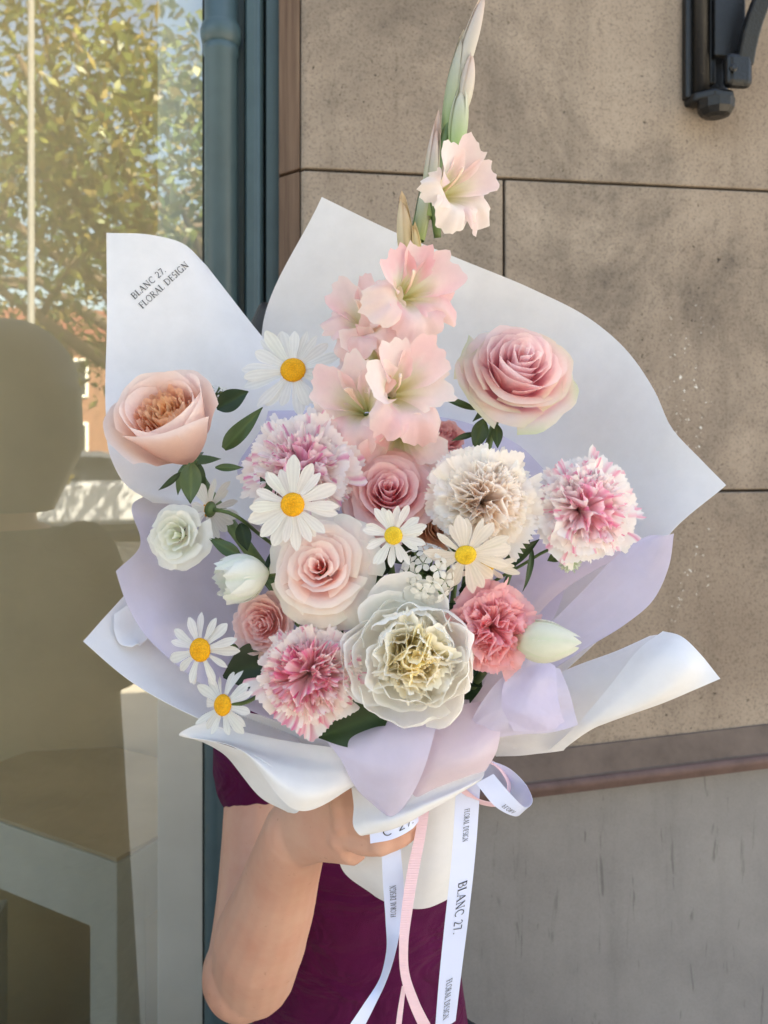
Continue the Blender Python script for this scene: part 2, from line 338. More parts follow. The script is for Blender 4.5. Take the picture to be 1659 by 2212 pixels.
for bb in (box(-2.34, -2.26, 0.195, 0.219, 0.03, 2.99), box(-2.34, -2.26, 0.841, 0.858, 0.03, 2.99), box(-2.34, -2.26, 0.22, 0.84, 0.03, 0.295), box(-2.34, -2.26, 0.22, 0.84, 2.905, 2.99)): wmesh('frame_board', bb, M_TEAL, sw)
p0, p1 = WS(341, 0.12), WS(452, 0.12)
po = wmesh('window_post', box(p0, p1, 0.115, 0.16, 0.02, 2.99), M_WHITEP); bevel(po, 0.002)
tag(po, 'plain white painted post just inside the window glass', 'post')
# white display table with its corner towards the glass
TZ = 0.745; td = 1.53; kx = (252 - CU) / F * td
ang = math.radians(150); ex = np.array([math.cos(ang), math.sin(ang)]); ey = np.array([math.cos(ang - math.pi / 2), math.sin(ang - math.pi / 2)])
MT = Matrix(((ex[0], ey[0], 0, kx), (ex[1], ey[1], 0, td), (0, 0, 1, 0), (0, 0, 0, 1)))
tb = empty('display_table', MT, 'white painted display table with reflection-tinted tan top inside the shop', 'table')
def tpart(nm, bx_, mt, bv=0.002):
    o = mesh(nm, bx_[0], bx_[1], mt, tb, False); bevel(o, bv); return o
LX, LY = 0.60, 0.40
tpart('table_top', box(0.004, LX - 0.004, 0.004, LY - 0.004, TZ - 0.006, TZ + 0.001), M_TABLETOP, 0.0005)
tpart('top_edge', box(0, LX, 0, LY, TZ - 0.046, TZ - 0.007), M_WHITEP)
for x, y in ((0.004, 0.004), (LX - 0.074, 0.004), (0.004, LY - 0.074), (LX - 0.074, LY - 0.074)): tpart('leg', box(x, x + 0.07, y, y + 0.07, 0.02, TZ - 0.047), M_WHITEP)
tpart('apron', box(0.075, LX - 0.075, 0.008, 0.028, TZ - 0.145, TZ - 0.047), M_WHITEP); tpart('apron', box(0.008, 0.028, 0.075, LY - 0.075, TZ - 0.145, TZ - 0.047), M_WHITEP)
tpart('apron', box(0.075, LX - 0.075, LY - 0.028, LY - 0.008, TZ - 0.145, TZ - 0.047), M_WHITEP); tpart('apron', box(LX - 0.028, LX - 0.008, 0.075, LY - 0.075, TZ - 0.145, TZ - 0.047), M_WHITEP)
# low white crate under the table
cz = empty('low_crate', Matrix.Translation((-1.02, 1.70, 0.02)) @ Matrix.Rotation(TH, 4, 'Z'), 'low white crate on the floor under the display table', 'crate')
for nm, bb in (('crate_side', box(0, 0.2, 0, 0.012, 0, 0.44)), ('crate_side', box(0, 0.2, 0.188, 0.2, 0, 0.44)), ('crate_side', box(0, 0.012, 0.0125, 0.1875, 0, 0.44)), ('crate_side', box(0.188, 0.2, 0.0125, 0.1875, 0, 0.44)), ('crate_bottom', box(0.0125, 0.1875, 0.0125, 0.1875, 0.0, 0.012))):
    mesh(nm, bb[0], bb[1], M_WHITEP, cz, False)

# wrought iron bracket on the wall
br = empty('wall_bracket', MW, 'black painted iron bracket with curved strut fixed to stone wall', 'bracket')
zk = WZ(1530, 262); sb0, sb1 = WS(1472), WS(1597, -0.02)
bw = sb1 - sb0
o = wmesh('back_plate', prism([(sb0, -0.014), (sb0 + 0.004, -0.018), (sb1 - 0.02, -0.018), (sb1 - 0.016, -0.014), (sb1 - 0.016, -0.0003), (sb0, -0.0003)], zk + 0.030, zk + 0.85), M_IRON, br); bevel(o, 0.002)
o = wmesh('round_rib', tube([(sb0 + 0.022, -0.022, zk + 0.035), (sb0 + 0.022, -0.022, zk + 0.85)], [0.013, 0.013], 14), M_IRON, br, True)
o = wmesh('flat_bar', box(sb0 + 0.036, sb1 - 0.001, -0.040, -0.030, zk + 0.09, zk + 0.85), M_IRON, br); bevel(o, 0.002)
o = wmesh('side_bar', box(sb0 + 0.034, sb0 + 0.044, -0.029, -0.0185, zk + 0.05, zk + 0.85), M_IRON, br); bevel(o, 0.002)
o = wmesh('foot_block', prism([(sb0 + 0.002, -0.001), (sb0 + 0.006, -0.030), (sb0 + 0.030, -0.052), (sb0 + 0.062, -0.050), (sb0 + 0.076, -0.030), (sb0 + 0.074, -0.001)], zk + 0.018, zk + 0.034), M_IRON, br); bevel(o, 0.005, 3)
o = wmesh('foot_block', lathe([(0.012, -0.010), (0.022, -0.007), (0.028, 0.002), (0.029, 0.016)], 10, (sb0 + 0.040, -0.036, zk + 0.002)), M_IRON, br)
o = wmesh('pivot_boss', box(sb0 + 0.046, sb1 + 0.000, -0.062, -0.041, zk + 0.035, zk + 0.088), M_IRON, br); bevel(o, 0.009, 3)
o = wmesh('bolt_head', lathe([(0.006, 0), (0.007, 0.004), (0.004, 0.007)], 8, (0, 0, 0)), M_IRON, br); o.location = (sb0 + 0.052, -0.063, zk + 0.060); o.rotation_euler = (math.radians(90), 0, 0)
def arc_bar():
    pts = []
    for k in range(22):
        th = math.radians(178 - k * 4.3); R = 0.30
        pts.append((sb1 - 0.012 + R + R * math.cos(th), -0.052 - 0.004 * k, zk + 0.060 + R * math.sin(th)))
    pts = np.array(pts); V = []; T = np.gradient(pts, axis=0); T /= np.linalg.norm(T, axis=1)[:, None]
    for p, tt in zip(pts, T):
        b2 = np.cross(tt, (0, 1, 0)); b2 /= np.linalg.norm(b2)
        for sa, sb_ in ((-1, -1), (1, -1), (1, 1), (-1, 1)): V.append(p + b2 * 0.0135 * sa + np.array((0, 1, 0)) * 0.008 * sb_)
    return np.array(V), gridfaces(22, 4, True) + [(3, 2, 1, 0), (84, 85, 86, 87)]
o = wmesh('curved_strut', arc_bar(), M_IRON, br); bevel(o, 0.003, 2)

# ------------------------------------------------------------------ the street behind the photographer (seen in the window)
M_PAVE = simple('pavement_concrete', '#b9b2a6', 0.9, nscale=3, namp=0.12, bscale=90, bstr=0.3)
M_ASPH = simple('asphalt', (0.055, 0.055, 0.058), 0.9, nscale=4, namp=0.2, bscale=120, bstr=0.4)
M_GRASS = simple('dry_grass', (0.10, 0.11, 0.04), 0.95, nscale=2, namp=0.3)
def flat(nm, x0, x1, y0, y1, z0, z1, mt): return tag(mesh(nm, *box(x0, x1, y0, y1, z0, z1), mt, None, False), kind='structure')
flat('ground', -150, 150, -150, 150, -0.6, -0.16, M_GRASS)
flat('pavement', -40, 40, -4.2, 6.0, -0.155, -0.004, M_PAVE)
flat('road', -40, 40, -13.2, -4.2, -0.155, -0.12, M_ASPH)
flat('kerb', -40, 40, -4.4, -4.201, -0.119, 0.0, M_PAVE)
flat('far_pavement', -40, 40, -17.0, -13.2, -0.155, 0.0, M_PAVE)
M_BARK = simple('bark', (0.16, 0.12, 0.085), 0.95, nscale=12, namp=0.35, bscale=30, bstr=0.6, bdist=0.02)
def leafcloud(centres, n, size, seed, cols):
    r = np.random.default_rng(seed); V = []; Fc = []; C = []
    for k in range(n):
        c, rad = centres[r.integers(len(centres))]
        d = r.normal(size=3); d /= np.linalg.norm(d); p = np.array(c) + d * rad * r.random() ** 0.45
        a = r.normal(size=3); a /= np.linalg.norm(a); b = np.cross(a, r.normal(size=3)); b /= np.linalg.norm(b); s = size * r.uniform(0.6, 1.3)
        o = len(V); V += [p - a * s, p - b * s * 0.42, p + a * s, p + b * s * 0.42]; Fc.append((o, o + 1, o + 2, o + 3))
        cc = cols[r.integers(len(cols))] * r.uniform(0.7, 1.25); C += [cc] * 4
    return V, Fc, C
def tree(name, x, y, hgt, spread, seed, label, leafn, big, group):
    r = np.random.default_rng(seed); t = empty(name, Matrix.Translation((x, y, -0.16)), label, 'tree', group)
    parts = []; cs = []
    parts.append(tube([(0, 0, 0), (0.1, 0, hgt * 0.16), (-0.1, 0.1, hgt * 0.30), (0.15, 0, hgt * 0.45)], [big * 1.5, big, big * 0.85, big * 0.6], 12, 14))
    for k in range(15):
        a = k * 2.4 + r.uniform(-.3, .3); el = r.uniform(0.1, 0.9); L = spread * r.uniform(0.65, 1.0); z0 = hgt * r.uniform(0.16, 0.42)
        e = np.array([math.cos(a) * L * math.cos(el * .6), math.sin(a) * L * math.cos(el * .6), z0 + L * math.sin(el) + 0.4]); m1 = e * 0.5 + np.array([r.uniform(-.4, .4), r.uniform(-.4, .4), z0 * 0.35])
        parts.append(tube([(0, 0, z0 * 0.95), m1, e], [big * 0.5, big * 0.28, 0.03], 7, 10))
        for q in np.linspace(0.35, 1.0, 5): cs.append(((1 - q) * m1 + q * e + r.normal(size=3) * spread * 0.13, spread * r.uniform(0.10, 0.20)))
        for q in range(2):
            f = e * r.uniform(0.5, 0.8) + np.array([0, 0, z0 * 0.2]); g2 = f + r.normal(size=3) * spread * 0.28; parts.append(tube([f, (f + g2) / 2 + r.normal(size=3) * 0.1, g2], [0.06, 0.04, 0.012], 5, 6)); cs.append((g2, spread * 0.16))
    v, f = join(parts); mesh('trunk', v, f, M_BARK, t)
    V, Fc, C = leafcloud(cs, leafn, 0.085, seed + 1, [np.array((0.10, 0.15, 0.03)), np.array((0.15, 0.19, 0.04)), np.array((0.21, 0.22, 0.05)), np.array((0.27, 0.21, 0.055)), np.array((0.05, 0.085, 0.025))])
    mesh('crown', V, Fc, M_LEAF, t, False, C)
tree('street_tree', 0.6, -11.4, 11.5, 5.6, 5, 'large spreading tree with yellow green leaves mirrored in window', 25000, 0.34, None)
tree('street_tree', -6.5, -17.5, 9.0, 4.2, 8, 'smaller tree further down the far pavement', 6000, 0.24, None)
# pale lamp post
v, f = join([lathe([(0.06, 0), (0.06, 0.3), (0.032, 0.35), (0.026, 6.8)], 14), tube([(0, 0, 6.75), (0, 0.4, 6.95), (0, 1.0, 7.0)], [0.035, 0.03, 0.03], 8, 8)])
lp = empty('lamp_post', Matrix.Translation((-1.17, -5.2, -0.13)), 'pale slender lamp post mirrored in the shop window', 'lamp post')
mesh('pole', v, f, simple('pale_pole_paint', '#7d7d78', 0.6), lp); mesh('lamp_head', *box(-0.09, 0.09, 0.9, 1.45, 6.97, 7.06), M_IRON, lp, False)
# parked car across the road (nose along +x)
def car(x, y, label, bodycol):
    t = empty('parked_car', Matrix.Translation((x, y, -0.12)), label, 'car')
    mb = simple('car_paint', bodycol, 0.25); mg = simple('car_glass', (0.02, 0.025, 0.03), 0.08); mt = simple('tyre_rubber', (0.02, 0.02, 0.02), 0.8); mr = simple('alloy', '#b8bcc0', 0.35, 0.9)
    side = [(-2.1, 0.35), (-2.15, 0.7), (-2.0, 0.92), (-1.2, 0.97), (1.0, 0.95), (1.9, 0.82), (2.15, 0.62), (2.15, 0.35)]
    cab = [(-1.75, 0.96), (-1.25, 1.36), (-0.9, 1.43), (0.15, 1.43), (0.5, 1.34), (1.15, 0.95)]
    def ext(pr, w0, w1, top):
        n = len(pr); V = []
        for s in (-1, 1): V += [(px, s * (w0 if pz < top else w1), pz) for px, pz in pr]
        return V, [tuple(range(n - 1, -1, -1)), tuple(range(n, 2 * n))] + [(i, (i + 1) % n, n + (i + 1) % n, n + i) for i in range(n)]
    o = mesh('body', *ext(side, 0.86, 0.86, 9), mb, t, False); bevel(o, 0.06, 3)
    o = mesh('cabin', *ext(cab, 0.80, 0.62, 1.1), mb, t, False); bevel(o, 0.05, 3)
    for s in (-1, 1):
        for q in ([(-1.5, 1.0), (-1.15, 1.33), (-0.45, 1.36), (-0.45, 1.0)], [(-0.38, 1.0), (-0.38, 1.36), (0.15, 1.36), (0.42, 1.30), (0.9, 1.0)]):
            mesh('side_window', [(px, s * (0.815 - (pz - 0.96) * 0.38), pz) for px, pz in q], [tuple(range(len(q)))], mg, t, False)
        mesh('headlight', *ellipsoid((2.06, s * 0.62, 0.72), (0.09, 0.16, 0.07)), mr, t); mesh('tail_light', *ellipsoid((-2.08, s * 0.66, 0.78), (0.06, 0.13, 0.08)), simple('red_lens', (0.4, 0.02, 0.02), 0.2), t)
        for xx in (-1.32, 1.32):
            wv = mesh('wheel', *lathe([(0.2, -0.10), (0.30, -0.11), (0.325, -0.06), (0.325, 0.06), (0.30, 0.11), (0.2, 0.10)], 24), mt, t); wv.location = (xx, s * 0.80, 0.325); wv.rotation_euler = (math.radians(90), 0, 0)
            mesh('rim', *lathe([(0.05, -0.112), (0.19, -0.108), (0.19, 0.108), (0.05, 0.112)], 16), mr, wv)
    for xa, xb in ((1.17, 0.52), (-1.77, -1.27)):
        mesh('windscreen', [(xa * 1.005, -0.74, 0.99), (xa * 1.005, 0.74, 0.99), (xb * 1.02, 0.62, 1.35), (xb * 1.02, -0.62, 1.35)], [(0, 1, 2, 3)], mg, t, False)
car(-0.9, -11.9, 'silver hatchback parked across the road, mirrored in the window', '#c9ccd0')
# brick building beyond
bd = empty('brick_building', Matrix.Translation((0, -30, -0.16)), 'low red brick building behind the tree across the road', 'building')
M_BRICK = simple('brick', '#8f6a57', 0.9, nscale=5, namp=0.2); M_ROOF = simple('roof_tile', '#7c4a3a', 0.85, nscale=4, namp=0.2); M_DARKG = simple('dark_pane', (0.03, 0.035, 0.04), 0.1)
mesh('wall', *box(-14, 12, -6, 0, 0, 5.2), M_BRICK, bd, False)
mesh('roof', [(-14.4, 0.4, 5.21), (12.4, 0.4, 5.21), (12.4, -6.4, 5.21), (-14.4, -6.4, 5.21), (-12.5, -3, 6.8), (10.5, -3, 6.8)], [(0, 1, 5, 4), (1, 2, 5), (2, 3, 4, 5), (3, 0, 4), (3, 2, 1, 0)], M_ROOF, bd, False)
for k in range(8):
    for zz in (0.9, 3.2):
        wf = mesh('window', *box(-12.6 + k * 3.2, -11.2 + k * 3.2, -0.05, 0.06, zz, zz + 1.4), M_WHITEP, bd, False)
        mesh('pane', *box(-12.5 + k * 3.2, -11.3 + k * 3.2, 0.061, 0.07, zz + 0.1, zz + 1.3), M_DARKG, wf, False)
# ------------------------------------------------------------------ flower building blocks
BP = P(925, 1740, 0.685)                               # where all the stems are tied
def sstep(x): x = np.clip(x, 0, 1); return x * x * (3 - 2 * x)
def frame(pos, dirv, roll=0.0):
    z = Vector((dirv[0], -dirv[2], dirv[1])).normalized(); up = Vector((0, 0, 1)) if abs(z.z) < 0.9 else Vector((0, 1, 0))
    x = up.cross(z).normalized(); y = z.cross(x)
    M = Matrix(((x.x, y.x, z.x, pos[0]), (x.y, y.y, z.y, pos[1]), (x.z, y.z, z.z, pos[2]), (0, 0, 0, 1)))
    return M @ Matrix.Rotation(roll, 4, 'Z')
def wave(r, T, k=3):
    return sum(r.uniform(-1, 1) * np.sin((i + 1) * 1.7 * T + r.uniform(0, 6.28)) / (i + 1) for i in range(k))
def cup(r, phi, rb, zb, rc, zc, rr, zr, wid, lip=(0, 0), point=0.2, pexp=2.5, skew=0.0, ruf=0.0, rk=3.0, corner=0.0, rag=0.0, ns=10, nt=13, wbase=0.3, lump=0.03):
    S, T = np.meshgrid(np.linspace(0, 1, ns), np.linspace(-1, 1, nt), indexing='ij')
    rg = 1 - rag * r.random(nt)[None, :] - point * np.abs(T) ** pexp + 0.03 * wave(r, T)
    se = S * rg
    R = (1 - se)**2 * rb + 2 * se * (1 - se) * rc + se**2 * rr; Z = (1 - se)**2 * zb + 2 * se * (1 - se) * zc + se**2 * zr
    x = np.clip((se - 0.60) / 0.40, 0, None); R = R + lip[0] * x**2; Z = Z - lip[1] * x**2.4
    wf = wbase + (1 - wbase) * sstep(se / 0.6); A = phi + T * wid * wf
    R = R * (1 + skew * T); ph = r.uniform(0, 6.28)
    a = ruf * S**2.5 * (np.sin(rk * np.pi * T + ph) + 0.5 * np.sin(rk * 2.3 * np.pi * T + 2 * ph)); R = R + a * 0.8; Z = Z + a * 0.6
    R = R + corner * np.abs(T)**3 * S**3; Z = Z - 0.5 * corner * np.abs(T)**3 * S**3
    lm = lump * S * (wave(r, T * 1.3) * np.cos(2 * S + ph)); R = R + lm; Z = Z + lm * 0.5
    return np.stack([R * np.cos(A), R * np.sin(A), Z], -1), S, T
def fan(r, phi, psi, L, bend, width, ruf, rk, zig, ns=9, nt=23, claw=0.10, base=(0, 0, 0), point=0.14, arch=0.0):
    S, T = np.meshgrid(np.linspace(0, 1, ns), np.linspace(-1, 1, nt), indexing='ij')
    er = np.array([math.cos(phi), math.sin(phi), 0]); et = np.array([-math.sin(phi), math.cos(phi), 0]); ez = np.array([0, 0, 1.0])
    s1 = np.linspace(0, 1.15, 60); ps = psi + bend * s1**1.5; cr_ = np.concatenate([[0], np.cumsum(np.sin(ps))[:-1]]) * (s1[1]) * L; cz_ = np.concatenate([[0], np.cumsum(np.cos(ps))[:-1]]) * (s1[1]) * L
    zz = np.where(np.arange(nt) % 2 == 0, 1.0, 0.35) * r.uniform(0.3, 1.0, nt)
    se = S * (1 - point * T**2 + 0.05 * wave(r, T)) * (1 - zig * zz[None, :] * S**5)
    w = L * width * (claw + (1 - claw) * sstep((se - 0.15) / 0.8)); ph = r.uniform(0, 6.28)
    n_ = ruf * L * S**2 * (np.sin(rk * np.pi * T + ph) + 0.45 * np.sin(rk * 2.1 * np.pi * T + ph * 1.7)) + arch * L * S * T**2
    pz = psi + bend * se**1.5
    X = np.interp(se, s1, cr_)[..., None] * er + np.interp(se, s1, cz_)[..., None] * ez + (T * w)[..., None] * et
    X = X + n_[..., None] * (np.cos(pz)[..., None] * er - np.sin(pz)[..., None] * ez) + np.array(base)
    return X, S, T
def petal(parent, X, C, name='petal', mat=None):
    n, m = X.shape[:2]
    return mesh(name, X.reshape(-1, 3), gridfaces(n, m), mat or M_PETAL, parent, True, np.clip(C, 0, 1).reshape(-1, 3))
def lerp(a, b, f): return a + (b - a) * f
def blend(stops, x):
    xs = [s[0] for s in stops]; return np.stack([np.interp(x, xs, [s[1][k] for s in stops]) for k in range(3)], -1)
def stem(fl, M, z0, rad, to=None, bend=0.5, name='stem', seg=14, col=None):
    Mi = np.array(M.inverted()); e = BP if to is None else to; e = (Mi @ np.append(e, 1))[:3]; s = np.array([0, 0, z0]); L = np.linalg.norm(e - s)
    v, f = tube([s, s + np.array([0, 0, -bend * L * 0.4]), s + np.array([0, 0, -bend * L * 0.55]) * 0.5 + (e - s) * 0.55, e], [rad * 1.25, rad, rad, rad], 10, seg)
    return mesh(name, v, f, col or M_STEM, fl)
def leafX(p0, p1, width, nrm, droop=0.0, fold=0.25, ns=15, nt=9, curl=0.0, shape=1.0, wavy=0.06, seed=0):
    """leaf blade from p0 to p1 (world), facing nrm"""
    r = np.random.default_rng(seed); p0, p1 = np.array(p0), np.array(p1); ax = p1 - p0; L = np.linalg.norm(ax); ax /= L
    nn = np.array(nrm, float); nn -= ax * np.dot(nn, ax); nn /= np.linalg.norm(nn); sd = np.cross(ax, nn)
    S, T = np.meshgrid(np.linspace(0, 1, ns), np.linspace(-1, 1, nt), indexing='ij')
    w = width * np.sin(np.pi * np.clip(S, 0.02, 0.985)**(0.8 * shape))**0.9 * 0.5
    h = fold * w * np.abs(T)**1.2 - droop * L * S**2 + droop * L * S + curl * L * S**3 + wavy * width * np.sin(7 * S + 3 * T + r.uniform(0, 6)) * np.abs(T)
    return p0 + (S * L)[..., None] * ax + (T * w)[..., None] * sd + h[..., None] * nn, S, T
LEAF_D, LEAF_M, LEAF_L = np.array((0.022, 0.052, 0.016)), np.array((0.05, 0.095, 0.026)), np.array((0.10, 0.15, 0.05))
def leaf(parent, a, b, width, nrm=(0, -1, 0.25), c=LEAF_D, name='leaf', **kw):
    X, S, T = leafX(P(*a), P(*b), width, nrm, **kw)
    vein = np.exp(-(T * 9)**2) * 0.6 + 0.22 * np.maximum(0, np.sin((S * 16 - np.abs(T) * 4) * np.pi) - 0.75) * 4 * np.exp(-np.abs(T))
    C = c * (1 + vein[..., None] * np.array((0.9, 0.7, 0.6)))
    Mi = np.array(parent.matrix_world.inverted()) if parent else np.eye(4)
    Xl = X @ Mi[:3, :3].T + Mi[:3, 3]
    return petal(parent, Xl, C, name, M_LEAF)
def start(name, label, cat, uvd, dirv, rpx, roll=0.0, group=None):
    u, v, d = uvd; M = frame(P(u, v, d), dirv, roll); e = empty(name, M, label, cat, group); bpy.context.view_layer.update()
    return e, M, rpx * d / F
def jitter(r, c, a=0.04): return c * (1 + r.uniform(-a, a)) * (1 + r.uniform(-a, a, 3) * 0.4)

def sepals(e, R, z0, n=5, L=0.75, ang=1.9, seed=0, col=LEAF_M, wid=0.13):
    r = np.random.default_rng(seed)
    v, f = lathe([(0.05 * R, z0 - 0.20 * R), (0.13 * R, z0 - 0.10 * R), (0.15 * R, z0), (0.10 * R, z0 + 0.06 * R)], 12); mesh('calyx', v, f, M_STEM, e)
    for k in range(n):
        X, S, T = fan(r, k * 6.283 / n + r.uniform(-.2, .2), ang * r.uniform(0.75, 1.1), L * R * r.uniform(0.8, 1.15), r.uniform(-0.3, 0.9), 0.3, 0.02, 1.5, 0.0, 10, 7, base=(0, 0, z0 - 0.03 * R))
        w = np.sin(np.pi * np.clip(S, 0.06, 0.99)**0.7); ctr = X[:, X.shape[1] // 2][:, None, :]; X = ctr + (X - ctr) * 0 + (np.array([-math.sin(k * 6.283 / n), math.cos(k * 6.283 / n), 0]) * (T * w * wid * R)[..., None])
        petal(e, X, np.ones(X.shape) * jitter(r, col, 0.2), 'sepal', M_LEAF)

def rose(name, label, cat, uvd, dirv, rpx, cols, n=30, H=0.78, seed=1, roll=0.0, lip=0.13, ruf=0.012, edge=None, qexp=0.85, rag=0.0, drop=0.50, wid=(1.7, 0.86), stemr=0.0032, sep=True, bend=0.6, cz=0.55, point=0.2, corner=0.06, rmin=0.05, group=None, to=None, flare=0.7):
    e, M, R = start(name, label, cat, uvd, dirv, rpx, roll, group); r = np.random.default_rng(seed); z0 = -cz * H * R
    for i in range(n):
        q = i / (n - 1); rr = rmin + (1 - rmin) * q**qexp; zr = H * (1 - drop * q**1.7) * r.uniform(0.92, 1.06); l = lip * (0.25 + 0.75 * q) * r.uniform(0.6, 1.6)
        X, S, T = cup(r, i * 2.39996 + r.uniform(-.38, .38), 0.03 + 0.10 * q, 0.0, lerp((rr - l * 0.6) * 1.10 + 0.05, (rr - l * 0.6) * 0.80 + 0.03, flare * q), zr * lerp(0.34, 0.60, flare * q), rr - l * 0.6, zr, lerp(wid[0], wid[1], q**0.6) * r.uniform(0.92, 1.08), (l, l * 1.05 * (0.3 + 0.7 * q)), point, 2.4, 0.11 * (1 - q)**0.7 + 0.02, ruf * r.uniform(0.6, 1.5) * (0.4 + q), 2.2, corner * q * r.uniform(0.3, 1.6), rag, 12, 17, lump=0.022 + 0.04 * q)
        X = X * R; X[..., 2] += z0
        c = lerp(cols[0], cols[1], q**0.7); c = blend([(0, c * np.array((0.98, 0.88, 0.87))), (0.45, c), (0.86, lerp(c, cols[2], 0.45 + 0.3 * q)), (1, lerp(c, cols[2], 0.85))], S)
        if edge is not None and q > 0.62: c = c + (edge - c) * (np.clip((S - 0.72) / 0.28, 0, 1)**1.3 * np.clip(0.4 + 0.7 * np.abs(T) + 0.3 * wave(r, T * 3), 0, 1) * (q - 0.45) * 1.7)[..., None]
        petal(e, X, c * (1 + r.uniform(-.035, .03)))
    if sep: sepals(e, R, z0 - 0.02 * R, seed=seed)
    stem(e, M, z0 - 0.1 * R, stemr, to, bend); return e, M, R

def carnation(name, label, uvd, dirv, rpx, base, tint, streak, n=54, seed=1, sfrac=0.35, zig=0.10, ruf=0.10, rk=2.2, centre=0.5, tipw=None, elong=1.0, cat='carnation', roll=0.0, width=0.56):
    e, M, R = start(name, label, cat, uvd, dirv, rpx, roll); r = np.random.default_rng(seed); z0 = -0.42 * R
    for i in range(n):
        q = (i + 0.5) / n; ring = 0 if q < 0.46 else (1 if q < 0.74 else 2)
        if ring == 0:   psi, L, bd, wd, rf, k_ = 0.05 + 1.0 * (q / 0.46)**0.7 * 0.78, 1.02, r.uniform(-0.3, 1.1), 0.40, 0.15, r.uniform(1.6, 3.0)
        elif ring == 1: psi, L, bd, wd, rf, k_ = 0.80 + r.uniform(-.12, .15), 1.06, r.uniform(0.45, 0.95), 0.58, 0.095, r.uniform(1.2, 2.2)
        else:           psi, L, bd, wd, rf, k_ = 1.12 + r.uniform(-.12, .15), 1.12, r.uniform(0.25, 0.75), 0.68, 0.05, r.uniform(1.2, 2.4)
        X, S, T = fan(r, i * 2.39996 + r.uniform(-.25, .25), psi * 0.85, R * L * r.uniform(0.86, 1.08), bd, wd * width / 0.56 * r.uniform(0.8, 1.2), rf * ruf / 0.10 * r.uniform(0.7, 1.3), k_ * rk / 2.2, zig * r.uniform(0.6, 1.3), 11, 37, base=(0, 0, z0), claw=0.14, point=r.uniform(0.06, 0.2))
        m = X.shape[1]; inner = np.clip((centre - q) / centre, 0, 1)**0.8
        C = blend([(0, lerp(base, tint, 0.8)), (0.35, lerp(base, tint, 0.5)), (0.7, lerp(base, tint, 0.10 + 0.55 * inner)), (1, lerp(base, tint, 0.15 * inner))], S)
        if streak is not None:
            on = (r.random(m) < (sfrac * (0.35 + 1.0 * inner))).astype(float) * r.uniform(0.4, 1.0, m); on = np.maximum(on, 0.55 * np.roll(on, 1))
            f = on[None, :] * np.clip((S - r.uniform(0.35, 0.75)) / 0.25, 0, 1); C = C + (streak - C) * f[..., None] * 0.85
            C = C + (streak - C) * (0.28 * inner * r.random() * sstep((S - 0.3) / 0.5))[..., None]
        if tipw is not None: C = C + (tipw - C) * (np.clip((S - 0.90) / 0.10, 0, 1) * 0.75)[..., None]
        petal(e, X, C * (1 + r.uniform(-.04, .03)))
    v, f = lathe([(0.06 * R, z0 - 0.55 * R), (0.15 * R, z0 - 0.45 * R), (0.19 * R, z0 - 0.05 * R), (0.14 * R, z0 + 0.05 * R)], 12); mesh('calyx', v, f, M_STEM, e)
    stem(e, M, z0 - 0.5 * R, 0.0024, None, 0.5); return e, M, R

